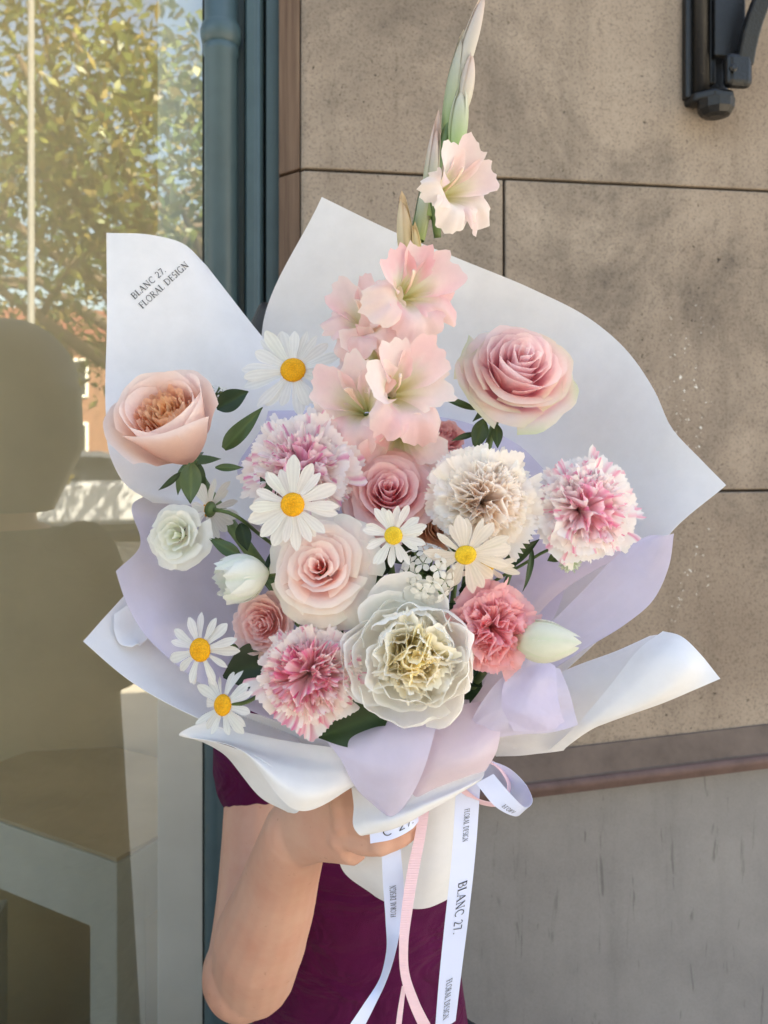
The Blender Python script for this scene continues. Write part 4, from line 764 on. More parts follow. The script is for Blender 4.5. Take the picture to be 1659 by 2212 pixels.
rowsA = [[(230, 503, 0.715), (330, 508, 0.722), (392, 525, 0.735), (445, 573, 0.760)],
         [(231, 690, 0.700), (340, 690, 0.715), (450, 690, 0.738), (536, 690, 0.768)],
         [(229, 900, 0.680), (360, 900, 0.708), (520, 890, 0.738), (690, 888, 0.775)],
         [(238, 985, 0.667), (380, 1000, 0.705), (540, 1000, 0.735), (740, 990, 0.770)],
         [(268, 1043, 0.668), (390, 1062, 0.702), (560, 1080, 0.728), (760, 1100, 0.755)],
         [(330, 1086, 0.682), (440, 1095, 0.702), (600, 1150, 0.722), (790, 1220, 0.735)]]
oA, cA = sheet('wrapping_paper', 'white wrapping paper flap printed with the florist name beside the window', 'wrapping paper', rowsA, M_PAPER, crinkle=0)
rowsB = [[(695, 425, 0.785), (850, 500, 0.782), (1000, 562, 0.780), (1150, 624, 0.774), (1280, 692, 0.762), (1350, 752, 0.748), (1415, 845, 0.730), (1452, 925, 0.716), (1512, 990, 0.702), (1569, 1048, 0.69)],
         [(565, 722, 0.80), (760, 780, 0.803), (950, 840, 0.80), (1120, 900, 0.79), (1260, 970, 0.765), (1370, 1060, 0.730), (1442, 1160, 0.695)],
         [(640, 1000, 0.785), (800, 1040, 0.785), (950, 1090, 0.775), (1100, 1140, 0.765), (1230, 1190, 0.745), (1320, 1250, 0.715), (1370, 1290, 0.70)],
         [(860, 1560, 0.73), (900, 1580, 0.725), (950, 1600, 0.72), (990, 1600, 0.715), (1030, 1600, 0.71), (1060, 1590, 0.705), (1075, 1580, 0.70)]]
sheet('wrapping_paper', 'broad white wrapping paper standing behind the gladiolus and large pink rose', 'wrapping paper', rowsB, M_PAPER, nu=60)
# lavender tissue inside
sheet('tissue_paper', 'lavender tissue lining the back of the bouquet behind the gladiolus', 'tissue paper',
      [[(520, 888, 0.742), (690, 886, 0.752), (850, 892, 0.762), (1000, 910, 0.765), (1120, 960, 0.758), (1200, 1040, 0.742)],
       [(470, 1060, 0.715), (650, 1080, 0.735), (850, 1100, 0.745), (1000, 1120, 0.745), (1130, 1160, 0.735), (1230, 1230, 0.72)],
       [(800, 1560, 0.70), (850, 1570, 0.71), (900, 1580, 0.71), (950, 1590, 0.71), (1000, 1590, 0.705), (1050, 1570, 0.70)]], M_TISSUE, t=0.00012, crinkle=0.0012, seed=1)
sheet('tissue_paper', 'lavender tissue sweeping round beneath the lisianthus and left daisies', 'tissue paper',
      [[(248, 1235, 0.612), (272, 1306, 0.606), (310, 1372, 0.602), (372, 1432, 0.598), (452, 1490, 0.594), (560, 1545, 0.590), (700, 1600, 0.588)],
       [(300, 1182, 0.640), (345, 1270, 0.638), (400, 1345, 0.636), (470, 1410, 0.634), (550, 1470, 0.630), (640, 1530, 0.625), (760, 1590, 0.620)],
       [(286, 1088, 0.676), (390, 1190, 0.684), (470, 1280, 0.688), (550, 1360, 0.690), (640, 1440, 0.690), (730, 1510, 0.685), (820, 1580, 0.670)],
       [(480, 1060, 0.722), (560, 1160, 0.722), (640, 1250, 0.72), (700, 1330, 0.72), (760, 1410, 0.715), (820, 1490, 0.71), (880, 1580, 0.70)]], M_TISSUE, t=0.00012, crinkle=0.0008, seed=2)
sheet('tissue_paper', 'grey lavender tissue wing with rounded tip below the streaked carnation', 'tissue paper',
      [[(1457, 1153, 0.664), (1446, 1225, 0.652), (1412, 1298, 0.644), (1350, 1352, 0.640), (1270, 1402, 0.640), (1180, 1462, 0.645), (1060, 1590, 0.665)],
       [(1440, 1158, 0.676), (1410, 1215, 0.668), (1370, 1262, 0.660), (1300, 1325, 0.655), (1225, 1385, 0.652), (1140, 1455, 0.655), (1040, 1590, 0.67)],
       [(1405, 1156, 0.690), (1370, 1172, 0.688), (1330, 1205, 0.684), (1260, 1280, 0.678), (1190, 1350, 0.672), (1110, 1430, 0.670), (1020, 1590, 0.675)]], M_TISSUE, t=0.00012, crinkle=0.0008, seed=3)
sheet('tissue_paper', 'pale lilac tissue fold crossing behind the closed tulip', 'tissue paper',
      [[(1400, 1170, 0.694), (1340, 1205, 0.694), (1280, 1235, 0.694), (1200, 1290, 0.69), (1120, 1390, 0.685), (1020, 1580, 0.68)],
       [(1330, 1190, 0.712), (1260, 1215, 0.712), (1200, 1245, 0.71), (1140, 1290, 0.705), (1080, 1400, 0.69), (1000, 1580, 0.685)],
       [(1215, 1120, 0.735), (1170, 1165, 0.73), (1120, 1215, 0.725), (1080, 1290, 0.715), (1030, 1400, 0.70), (980, 1580, 0.69)]], M_TISSUE2, t=0.00012, crinkle=0.0008, seed=4)
# white sheet rolled out to the lower right
sheet('wrapping_paper', 'white wrapping paper rolled outward to a sharp tip above the moulding', 'wrapping paper',
      [[(1180, 1626, 0.642), (1250, 1562, 0.618), (1320, 1480, 0.614), (1385, 1400, 0.620), (1432, 1364, 0.630)],
       [(1215, 1621, 0.636), (1290, 1556, 0.610), (1380, 1480, 0.602), (1440, 1410, 0.606), (1470, 1374, 0.620)],
       [(1250, 1582, 0.628), (1350, 1545, 0.607), (1440, 1492, 0.598), (1490, 1432, 0.602), (1512, 1412, 0.611)],
       [(1252, 1583, 0.629), (1348, 1548, 0.613), (1446, 1514, 0.605), (1500, 1491, 0.603), (1557, 1467, 0.604)]], M_PAPER,
      extra=([[(1090, 1510, 0.650), (1250, 1437, 0.652), (1335, 1406, 0.650), (1405, 1374, 0.642)], [(1090, 1560, 0.648), (1250, 1490, 0.642), (1345, 1440, 0.640), (1420, 1372, 0.636)], [(1110, 1618, 0.652), (1258, 1572, 0.640), (1345, 1498, 0.634), (1436, 1368, 0.634)]],
             [[(1050, 1585, 0.650), (1150, 1575, 0.642), (1235, 1555, 0.634)], [(1060, 1612, 0.655), (1150, 1606, 0.646), (1245, 1580, 0.634)], [(1072, 1635, 0.660), (1150, 1630, 0.652), (1218, 1622, 0.642)]]))
sheet('tissue_paper', 'lilac tissue panel folded over under the closed tulip', 'tissue paper',
      [[(1000, 1600, 0.600), (1040, 1520, 0.590), (1100, 1455, 0.592), (1160, 1440, 0.602), (1212, 1448, 0.612)],
       [(970, 1625, 0.605), (1050, 1560, 0.588), (1120, 1510, 0.588), (1180, 1500, 0.598), (1232, 1500, 0.608)],
       [(945, 1640, 0.612), (1050, 1602, 0.596), (1120, 1592, 0.594), (1190, 1583, 0.600), (1250, 1568, 0.606)]], M_TISSUE, extra=([[(1115, 1420, 0.600), (1090, 1470, 0.590), (1085, 1530, 0.586), (1110, 1580, 0.590)], [(1180, 1430, 0.606), (1150, 1470, 0.590), (1135, 1530, 0.584), (1150, 1584, 0.592)], [(1200, 1440, 0.611), (1205, 1480, 0.600), (1210, 1530, 0.600), (1225, 1572, 0.604)]],), t=0.00012, crinkle=0.0006, seed=5)
sheet('tissue_paper', 'rosy tissue curling round the foot of the coral carnation', 'tissue paper',
      [[(1110, 1420, 0.612), (1090, 1470, 0.606), (1050, 1520, 0.602), (1000, 1560, 0.600), (940, 1600, 0.602)],
       [(1060, 1430, 0.640), (1045, 1480, 0.634), (1010, 1530, 0.630), (960, 1570, 0.628), (900, 1600, 0.626)]], M_TISSUE2, t=0.00012, crinkle=0.0006, seed=6)
# left lower white sheet with a curled inner corner
sheet('wrapping_paper', 'white wrapping paper corner jutting out toward the window below the tissue', 'wrapping paper',
      [[(272, 1282, 0.646), (325, 1372, 0.640), (410, 1455, 0.632), (520, 1530, 0.622), (640, 1590, 0.612)],
       [(222, 1337, 0.626), (300, 1425, 0.620), (405, 1505, 0.614), (520, 1565, 0.606), (650, 1605, 0.600)],
       [(179, 1386, 0.606), (285, 1474, 0.602), (410, 1544, 0.598), (530, 1592, 0.594), (660, 1622, 0.590)]], M_PAPER,
      extra=([[(245, 1328, 0.630), (246, 1365, 0.620), (262, 1394, 0.614), (285, 1398, 0.614)], [(290, 1300, 0.640), (288, 1345, 0.632), (292, 1380, 0.622), (298, 1392, 0.616)], [(330, 1290, 0.648), (340, 1340, 0.638), (322, 1375, 0.626), (300, 1396, 0.617)]],))
# bottom left: sheet whose lower edge rolls under
sheet('wrapping_paper', 'white wrapping paper with a wide rolled edge over the bent arm', 'wrapping paper',
      [[(442, 1556, 0.604), (540, 1585, 0.592), (640, 1605, 0.590), (760, 1620, 0.590)],
       [(390, 1591, 0.606), (480, 1602, 0.588), (600, 1628, 0.582), (770, 1650, 0.588)],
       [(394, 1592, 0.606), (500, 1611, 0.580), (625, 1662, 0.570), (780, 1675, 0.588)],
       [(398, 1593, 0.606), (515, 1618, 0.576), (652, 1715, 0.562), (782, 1690, 0.590)],
       [(402, 1593, 0.606), (520, 1622, 0.578), (646, 1752, 0.566), (778, 1692, 0.594)]], M_PAPER,
      extra=([[(402, 1593, 0.607), (500, 1616, 0.580), (585, 1655, 0.568), (646, 1752, 0.567)], [(430, 1597, 0.616), (500, 1640, 0.608), (570, 1700, 0.598), (640, 1757, 0.575)], [(468, 1604, 0.625), (515, 1665, 0.622), (560, 1720, 0.612), (622, 1756, 0.590)]],))
# tissue and paper folded down at the tie
sheet('tissue_paper', 'lavender tissue triangle hanging over the tie in front', 'tissue paper',
      [[(680, 1560, 0.598), (770, 1556, 0.594), (850, 1540, 0.594), (950, 1530, 0.596)],
       [(700, 1596, 0.588), (780, 1606, 0.572), (855, 1594, 0.566), (940, 1580, 0.572)],
       [(735, 1640, 0.578), (800, 1650, 0.564), (860, 1645, 0.560), (925, 1635, 0.566)],
       [(770, 1705, 0.580), (815, 1715, 0.570), (860, 1715, 0.568), (900, 1700, 0.574)],
       [(828, 1760, 0.586), (842, 1767, 0.582), (856, 1764, 0.582), (868, 1752, 0.584)]], M_TISSUE, t=0.00012, crinkle=0.0005, seed=7)
sheet('tissue_paper', 'pink tinted tissue pleat beside the hanging triangle above the ribbon bow', 'tissue paper',
      [[(890, 1545, 0.600), (960, 1530, 0.600), (1030, 1520, 0.602), (1085, 1515, 0.606)],
       [(885, 1660, 0.586), (940, 1650, 0.574), (1010, 1645, 0.576), (1070, 1635, 0.588)],
       [(868, 1745, 0.594), (920, 1715, 0.586), (980, 1690, 0.586), (1050, 1668, 0.592)]], M_TISSUE2, t=0.00012, crinkle=0.0006, seed=8)
sheet('wrapping_paper', 'white wrapping paper cuff rolled at the hem over the fingers', 'wrapping paper',
      [[(756, 1680, 0.604), (830, 1700, 0.594), (920, 1690, 0.592), (1045, 1650, 0.604)],
       [(764, 1740, 0.598), (830, 1755, 0.586), (920, 1728, 0.586), (1045, 1676, 0.600)],
       [(766, 1792, 0.588), (835, 1776, 0.580), (925, 1738, 0.582), (1040, 1684, 0.598)],
       [(774, 1803, 0.586), (850, 1788, 0.582), (935, 1745, 0.585), (1035, 1690, 0.600)],
       [(800, 1800, 0.596), (870, 1778, 0.594), (940, 1740, 0.594), (1030, 1688, 0.604)]], M_PAPER, nu=30, nv=30)
rowsT = [[(752, 1690, 0.668), (830, 1700, 0.650), (930, 1700, 0.650), (1040, 1670, 0.672)],
         [(728, 1800, 0.674), (820, 1810, 0.652), (920, 1810, 0.650), (1020, 1790, 0.672)],
         [(740, 1880, 0.682), (825, 1890, 0.656), (920, 1890, 0.654), (1005, 1870, 0.674)],
         [(812, 1938, 0.690), (858, 1957, 0.668), (910, 1964, 0.666), (985, 1935, 0.680)]]
sheet('wrapping_paper', 'white wrapping paper tail round the stems below the hand', 'wrapping paper', rowsT, M_PAPER, extra=([[(752, 1690, 0.672), (830, 1690, 0.710), (930, 1690, 0.715), (1040, 1670, 0.676)], [(735, 1820, 0.680), (830, 1820, 0.712), (920, 1820, 0.716), (1012, 1800, 0.678)], [(812, 1935, 0.694), (858, 1945, 0.705), (910, 1950, 0.706), (985, 1932, 0.686)]],))
# hidden white under-layer that closes the basket at the front
sheet('wrapping_paper', 'white wrapping paper backing beneath the lower tissue folds', 'wrapping paper',
      [[(480, 1530, 0.616), (640, 1555, 0.608), (800, 1550, 0.606), (950, 1540, 0.610), (1085, 1530, 0.626)],
       [(600, 1600, 0.618), (700, 1640, 0.608), (810, 1660, 0.602), (940, 1655, 0.606), (1060, 1632, 0.624)],
       [(745, 1650, 0.632), (790, 1680, 0.620), (840, 1700, 0.614), (920, 1690, 0.614), (1035, 1665, 0.630)]], M_PAPER)

# ------------------------------------------------------------------ ribbons
M_SATIN = simple('satin_ribbon', '#cdd6f2', 0.33, nscale=12, namp=0.06, spec=0.7)
M_PINKR = simple('pink_grosgrain', '#f0ccd6', 0.55)
mt_, tt_, bb_, oo_ = M_PINKR, M_PINKR.node_tree, M_PINKR.node_tree.nodes['Principled BSDF'], None
wv = tt_.nodes.new('ShaderNodeTexWave'); wv.bands_direction = 'Z'; wv.inputs['Scale'].default_value = 260; tt_.links.new(coords(tt_), wv.inputs['Vector']); bump(tt_, wv.outputs['Fac'], 0.5, 0.0004, bb_)
def rib(L, Rr, n=60, m=7):
    a, b = spline([P(*p) for p in L], n), spline([P(*p) for p in Rr], n)
    return np.stack([a + (b - a) * t for t in np.linspace(0, 1, m)], 1)
def ribbon(name, X, mat, parent, c, t=0.0003):
    v, f = thick(X, t); return mesh(name, v - c, f, mat, parent)
# letters as strokes in a unit box: (points, thickness)
def arc(cx, cy, rx, ry, a0, a1, n=12): return [(cx + rx * math.cos(math.radians(a0 + (a1 - a0) * k / n)), cy + ry * math.sin(math.radians(a0 + (a1 - a0) * k / n))) for k in range(n + 1)]
TK, TN = 0.13, 0.055
def srf(x, y, w=0.14): return ([(x - w, y), (x + w, y)], TN)
GL = {
 'B': (0.66, [([(0.14, 0), (0.14, 1)], TK), ([(0.02, 0.97)] + [(0.3, 0.97)] + arc(0.32, 0.75, 0.20, 0.22, 90, -90) + [(0.14, 0.53)], 0.075), ([(0.3, 0.53)] + arc(0.34, 0.28, 0.25, 0.25, 90, -90) + [(0.02, 0.03)], 0.08)]),
 'L': (0.60, [([(0.14, 0), (0.14, 1)], TK), srf(0.14, 0.97), ([(0.02, 0.03), (0.52, 0.03), (0.56, 0.24)], TN)]),
 'A': (0.78, [([(0.06, 0), (0.37, 1)], TN), ([(0.37, 1), (0.68, 0)], TK), ([(0.18, 0.36), (0.56, 0.36)], TN), srf(0.06, 0.02, 0.1), srf(0.68, 0.02, 0.12)]),
 'N': (0.84, [([(0.14, 0), (0.14, 1)], TN), ([(0.10, 1), (0.68, 0)], TK), ([(0.68, 0), (0.68, 1)], TN), srf(0.14, 0.02, 0.11), srf(0.68, 0.98, 0.11), srf(0.08, 0.98, 0.08)]),
 'C': (0.76, [(arc(0.42, 0.5, 0.34, 0.49, 48, 312, 22), 0.09), ([(0.66, 0.92), (0.66, 0.72)], TN)]),
 'F': (0.58, [([(0.14, 0), (0.14, 1)], TK), srf(0.14, 0.03), ([(0.02, 0.97), (0.50, 0.97), (0.52, 0.78)], TN), ([(0.14, 0.52), (0.42, 0.52), (0.42, 0.62), (0.42, 0.42)], TN)]),
 'O': (0.88, [(arc(0.43, 0.5, 0.36, 0.49, 0, 360, 28), 0.085)]),
 'R': (0.72, [([(0.14, 0), (0.14, 1)], TK), srf(0.14, 0.03), ([(0.02, 0.97), (0.32, 0.97)] + arc(0.32, 0.74, 0.22, 0.23, 90, -90) + [(0.14, 0.51)], 0.075), ([(0.32, 0.5), (0.66, 0.02), (0.72, 0.02)], 0.10)]),
 'D': (0.82, [([(0.14, 0), (0.14, 1)], TK), ([(0.02, 0.97), (0.3, 0.97)] + arc(0.32, 0.5, 0.40, 0.47, 90, -90, 18) + [(0.02, 0.03)], 0.08)]),
 'E': (0.60, [([(0.14, 0), (0.14, 1)], TK), ([(0.02, 0.97), (0.48, 0.97), (0.50, 0.80)], TN), ([(0.14, 0.52), (0.40, 0.52), (0.40, 0.62), (0.40, 0.42)], TN), ([(0.02, 0.03), (0.50, 0.03), (0.54, 0.22)], TN)]),
 'S': (0.56, [(arc(0.27, 0.74, 0.19, 0.23, 40, 270, 14) + arc(0.27, 0.26, 0.21, 0.24, 90, -140, 14), 0.095)]),
 'I': (0.32, [([(0.15, 0), (0.15, 1)], TK), srf(0.15, 0.03, 0.13), srf(0.15, 0.97, 0.13)]),
 'G': (0.84, [(arc(0.42, 0.5, 0.34, 0.49, 48, 322, 22), 0.09), ([(0.69, 0.0), (0.69, 0.40)], 0.11), ([(0.55, 0.42), (0.80, 0.42)], TN)]),
 '2': (0.56, [(arc(0.26, 0.70, 0.19, 0.26, 160, -40, 14) + [(0.06, 0.05)], 0.085), ([(0.05, 0.05), (0.50, 0.05)], 0.10)]),
 '7': (0.54, [([(0.03, 0.93), (0.50, 0.93)], 0.10), ([(0.49, 0.93), (0.20, 0.0)], 0.085)]),
 '.': (0.30, [([(0.10, 0.02), (0.10, 0.13)], 0.13)]), ' ': (0.34, [])}
def text_strokes(s):
    x = 0.0; out = []
    for ch in s:
        wd, st = GL[ch]
        for pts, th in st:
            p = np.array(pts, float); q = [p[0]]
            for k in range(1, len(p)):
                m = max(1, int(np.linalg.norm(p[k] - p[k - 1]) / 0.2)); q += [p[k - 1] + (p[k] - p[k - 1]) * j / m for j in range(1, m + 1)]
            out.append((np.array(q) + np.array([x, 0]), th))
        x += wd + 0.07
    return out, x
def text_mesh(s, mapper, xs=1.0):
    """mapper: (x in text heights, y 0..1) -> 3-D point on the surface"""
    st, W = text_strokes(s); parts = []
    for p, th in st:
        T = np.gradient(p, axis=0); T /= np.linalg.norm(T, axis=1)[:, None] + 1e-9; N = np.stack([-T[:, 1], T[:, 0]], 1) * th / 2
        V = []
        for k in range(len(p)): V += [mapper(*(p[k] + N[k]), W), mapper(*(p[k] - N[k]), W)]
        parts.append((np.array(V), [(2 * k, 2 * k + 1, 2 * k + 3, 2 * k + 2) for k in range(len(p) - 1)]))
    return join(parts)
# print on the left paper flap
XA = loft(rowsA, 120, 120).reshape(-1, 3); uA = XA[:, 0] / XA[:, 1] * F + CU; vA = CV - (XA[:, 2] - ZC) / XA[:, 1] * F
def onA(u, v):
    d2 = (uA - u)**2 + (vA - v)**2; k = np.argpartition(d2, 4)[:4]; wgt = 1 / (d2[k] + 1); return P(u, v, float((XA[k, 1] * wgt).sum() / wgt.sum()) - 0.0009)
def print_on_flap(s, u0, v0, ang, h, length):
    c, sn = math.cos(ang), math.sin(ang)
    def mp(x, y, W): a = x / W * length; b = y * h; return onA(u0 + a * c - b * sn, v0 - a * sn - b * c)
    v, f = text_mesh(s, mp); mesh('printed_name', v - cA, f, M_INK, oA, False)
print_on_flap('BLANC 27.', 291, 647, math.radians(41.5), 14.5, 94); print_on_flap('FLORAL DESIGN', 308, 667, math.radians(42.5), 14.5, 138)

def ribbon_text(X, s, s0, s1, t0, t1, parent, c, flip=False, lift=0.0005):
    n, m = X.shape[:2]; du = np.gradient(X, axis=1); dv = np.gradient(X, axis=0); N = np.cross(du, dv); N /= np.linalg.norm(N, axis=-1)[..., None] + 1e-12
    if np.mean(N[..., 1]) > 0: N = -N
    def samp(a, b):
        i = np.clip(a * (n - 1), 0, n - 1.001); j = np.clip(b * (m - 1), 0, m - 1.001); i0, j0 = int(i), int(j); fi, fj = i - i0, j - j0
        q = lambda A: (A[i0, j0] * (1 - fi) * (1 - fj) + A[i0 + 1, j0] * fi * (1 - fj) + A[i0, j0 + 1] * (1 - fi) * fj + A[i0 + 1, j0 + 1] * fi * fj)
        return q(X) + q(N) * lift
    def mp(x, y, W): return samp(s0 + (s1 - s0) * x / W, t0 + (t1 - t0) * y)
    v, f = text_mesh(s, mp); mesh('printed_name', v - c, f, M_INK, parent, False)
cr0 = P(1000, 1690, 0.612)
rb = empty('satin_ribbon', Matrix.Translation(Vector(cr0)), 'wide white satin ribbon with printed florist name hanging beside the grey wall', 'ribbon'); bpy.context.view_layer.update()
XR = rib([(985, 1700, 0.612), (976, 1850, 0.607), (960, 2000, 0.606), (948, 2120, 0.608), (939, 2235, 0.612)], [(1038, 1690, 0.614), (1028, 1830, 0.611), (1012, 1980, 0.609), (998, 2090, 0.611), (984, 2205, 0.614)], 80)
ribbon('ribbon_strip', XR, M_SATIN, rb, cr0)
ribbon_text(XR, 'FLORAL DESIGN', 0.095, 0.225, 0.40, 0.62, rb, cr0); ribbon_text(XR, 'BLANC 27.', 0.385, 0.60, 0.40, 0.76, rb, cr0); ribbon_text(XR, 'FLORAL DESIGN', 0.785, 0.96, 0.34, 0.60, rb, cr0)
cr1 = P(845, 1830, 0.62)
rb1 = empty('satin_ribbon', Matrix.Translation(Vector(cr1)), 'twisted white satin ribbon trailing from under the fingers over the top', 'ribbon'); bpy.context.view_layer.update()
XL = rib([(822, 1790, 0.612), (824, 1835, 0.606), (828, 1920, 0.614), (833, 1990, 0.620), (834, 2060, 0.624), (822, 2110, 0.620), (785, 2170, 0.612), (748, 2225, 0.606)], [(868, 1770, 0.612), (866, 1830, 0.606), (872, 1915, 0.612), (868, 1980, 0.618), (856, 2050, 0.612), (836, 2115, 0.612), (806, 2180, 0.612), (775, 2240, 0.610)], 80)
ribbon('ribbon_strip', XL, M_SATIN, rb1, cr1)
ribbon_text(XL, 'FLORAL DESIGN', 0.455, 0.285, 0.62, 0.32, rb1, cr1); ribbon_text(XL, 'B', 0.105, 0.06, 0.55, 0.15, rb1, cr1)
XK = rib([(800, 1822, 0.588), (850, 1812, 0.586), (888, 1792, 0.592), (908, 1768, 0.606)], [(798, 1786, 0.588), (845, 1776, 0.588), (882, 1760, 0.594), (904, 1746, 0.606)], 40)
ribbon('ribbon_wrap', XK, M_SATIN, rb1, cr1); ribbon_text(XK, 'C 27.', 0.20, 0.78, 0.30, 0.80, rb1, cr1)
cr2 = P(905, 1760, 0.605)
rb2 = empty('pink_ribbon', Matrix.Translation(Vector(cr2)), 'narrow pink grosgrain ribbon hanging between the two satin ribbons', 'ribbon'); bpy.context.view_layer.update()
ribbon('ribbon_strip', rib([(906, 1740, 0.604), (897, 1800, 0.602), (882, 1870, 0.603), (868, 1960, 0.604), (862, 2040, 0.604), (866, 2110, 0.606), (884, 2170, 0.608), (915, 2240, 0.612)], [(929, 1735, 0.604), (921, 1795, 0.602), (907, 1870, 0.603), (892, 1960, 0.604), (882, 2040, 0.604), (884, 2100, 0.606), (904, 2160, 0.608), (945, 2240, 0.612)], 70), M_PINKR, rb2, cr2)
ribbon('ribbon_end', rib([(868, 2130, 0.608), (858, 2190, 0.610), (852, 2245, 0.612)], [(877, 2130, 0.608), (870, 2190, 0.610), (864, 2245, 0.612)], 20), M_PINKR, rb2, cr2)
cr3 = P(1060, 1680, 0.61)
rb3 = empty('ribbon_bow', Matrix.Translation(Vector(cr3)), 'bow loop of white satin and pink ribbon beside the tie', 'bow'); bpy.context.view_layer.update()
XB = rib([(1030, 1640, 0.630), (1062, 1645, 0.632), (1100, 1660, 0.634), (1136, 1695, 0.632), (1150, 1726, 0.620), (1136, 1744, 0.604), (1100, 1712, 0.596), (1066, 1672, 0.598)], [(1020, 1680, 0.640), (1050, 1690, 0.645), (1085, 1702, 0.645), (1112, 1732, 0.640), (1126, 1754, 0.622), (1112, 1763, 0.606), (1070, 1742, 0.597), (1028, 1692, 0.598)], 70)
ribbon('satin_loop', XB, M_SATIN, rb3, cr3); ribbon_text(XB, 'FLORA', 0.80, 0.70, 0.55, 0.80, rb3, cr3)
ribbon('pink_loop', rib([(1040, 1640, 0.626), (1075, 1660, 0.628), (1096, 1700, 0.628), (1085, 1725, 0.622), (1040, 1728, 0.612), (1000, 1700, 0.608)], [(1040, 1632, 0.634), (1080, 1655, 0.638), (1104, 1700, 0.638), (1090, 1734, 0.630), (1040, 1738, 0.618), (996, 1712, 0.610)], 60), M_PINKR, rb3, cr3)
# ------------------------------------------------------------------ people: one continuous skin each, clothes and hair as children
def skin_mat(name, c):
    m, t, b, o = new_mat(name); c = lin(c); v = coords(t)
    cc = mixc(t, ramp(t, noise(t, 22, 5, 0.6, v), [(0.30, 0.0), (0.72, 1.0)]), np.clip(c * np.array((1.06, 1.04, 1.02)), 0, 1), np.clip(c * np.array((0.98, 0.82, 0.78)), 0, 1))
    cc = mixc(t, ramp(t, noise(t, 170, 2, 0.5, v), [(0.70, 0.0), (0.76, 0.5)]), cc, c * np.array((0.72, 0.58, 0.52)))
    t.links.new(cc, b.inputs['Base Color']); b.inputs['Roughness'].default_value = 0.52; b.inputs['Specular IOR Level'].default_value = 0.35
    b.inputs['Subsurface Weight'].default_value = 0.10; b.inputs['Subsurface Radius'].default_value = (0.012, 0.005, 0.003); b.inputs['Subsurface Scale'].default_value = 0.5
    bump(t, noise(t, 420, 4, 0.65, v), 0.12, 0.0006, b); return m
def cloth_mat(name, c, sc_=900):
    m, t, b, o = new_mat(name); c = lin(c); v = coords(t)
    cc = ramp(t, noise(t, 30, 5, 0.6, v), [(0.3, c * 0.88), (0.7, np.minimum(c * 1.1, 1))]); t.links.new(cc, b.inputs['Base Color'])
    b.inputs['Roughness'].default_value = 0.85; b.inputs['Sheen Weight'].default_value = 0.04; b.inputs['Specular IOR Level'].default_value = 0.15
    h = t.nodes.new('ShaderNodeMath'); h.operation = 'ADD'; t.links.new(noise(t, sc_, 2, 0.6, v), h.inputs[0]); q = noise(t, 9, 3, 0.5, coords(t, (1, 1, 2.2)), 1.5); k = t.nodes.new('ShaderNodeMath'); k.operation = 'MULTIPLY'; k.inputs[1].default_value = 24; t.links.new(q, k.inputs[0]); t.links.new(k.outputs[0], h.inputs[1])
    bump(t, h.outputs[0], 0.55, 0.0030, b); return m
def remesh(name, parts, vox, mat, parent, smooth=6, fac=0.5):
    v, f = join(parts); me = bpy.data.meshes.new('tmp'); me.from_pydata([tuple(p) for p in v], [], [tuple(map(int, q)) for q in f]); o = bpy.data.objects.new('tmp', me); COL.objects.link(o)
    m = o.modifiers.new('r', 'REMESH'); m.mode = 'VOXEL'; m.voxel_size = vox; s = o.modifiers.new('s', 'SMOOTH'); s.iterations = smooth; s.factor = fac
    bpy.context.view_layer.update(); dg = bpy.context.evaluated_depsgraph_get(); nm = bpy.data.meshes.new_from_object(o.evaluated_get(dg)); bpy.data.objects.remove(o); bpy.data.meshes.remove(me)
    nm.name = name; nm.polygons.foreach_set('use_smooth', [True] * len(nm.polygons)); nm.materials.clear(); nm.materials.append(mat)
    ob = bpy.data.objects.new(name, nm); link(ob, parent)
    if parent is not None: ob.matrix_parent_inverse = parent.matrix_world.inverted()
    return ob
def limb(pts, rad, n=16, seg=18, ell=None, up=(0, 1, 0)):
    parts = [tube(pts, rad, n, seg, True, ell, up)]
    for p, r in ((pts[0], rad[0]), (pts[-1], rad[-1])): parts.append(ellipsoid(p, (r * 0.98,) * 3, 10, 14))
    return parts
M_SKIN = skin_mat('skin', '#c9a18e'); M_BURG = cloth_mat('burgundy_jersey', '#540c3c'); M_HAIR = simple('dark_hair', (0.012, 0.009, 0.008), 0.45, nscale=200, namp=0.4, bscale=300, bstr=0.5); M_DARK = cloth_mat('dark_cloth', '#2b2d33'); M_EYE = simple('eye', '#e8e4de', 0.2); M_IRIS = simple('iris', (0.03, 0.015, 0.01), 0.15); M_LIP = skin_mat('lips', '#b5655c'); M_SHOE = simple('shoe_leather', '#1c1a1a', 0.5)

def head_parts(c, s=1.0, face=(0, -1)):
    fx, fy = face; L = []
    c = np.array(c); L.append(ellipsoid(c + np.array([0, 0, 0.02]) * s, (0.076 * s, 0.092 * s, 0.108 * s), 16, 22)); L.append(ellipsoid(c + np.array([fx * 0.03, fy * 0.03, -0.045]) * s, (0.058 * s, 0.062 * s, 0.070 * s), 14, 18))
    n0 = c + np.array([fx * 0.090, fy * 0.090, 0.012]) * s; L.append(tube([n0, n0 + np.array([fx * 0.012, fy * 0.012, -0.025]) * s, n0 + np.array([fx * 0.016, fy * 0.016, -0.042]) * s], [0.006 * s, 0.009 * s, 0.012 * s], 8, 8))
    for sd in (-1, 1): L.append(ellipsoid(c + np.array([fy * 0.078 * sd, -fx * 0.078 * sd, -0.005]) * s + np.array([fx, fy, 0]) * 0.005, (0.010 * s, 0.018 * s, 0.030 * s), 8, 10))
    return L
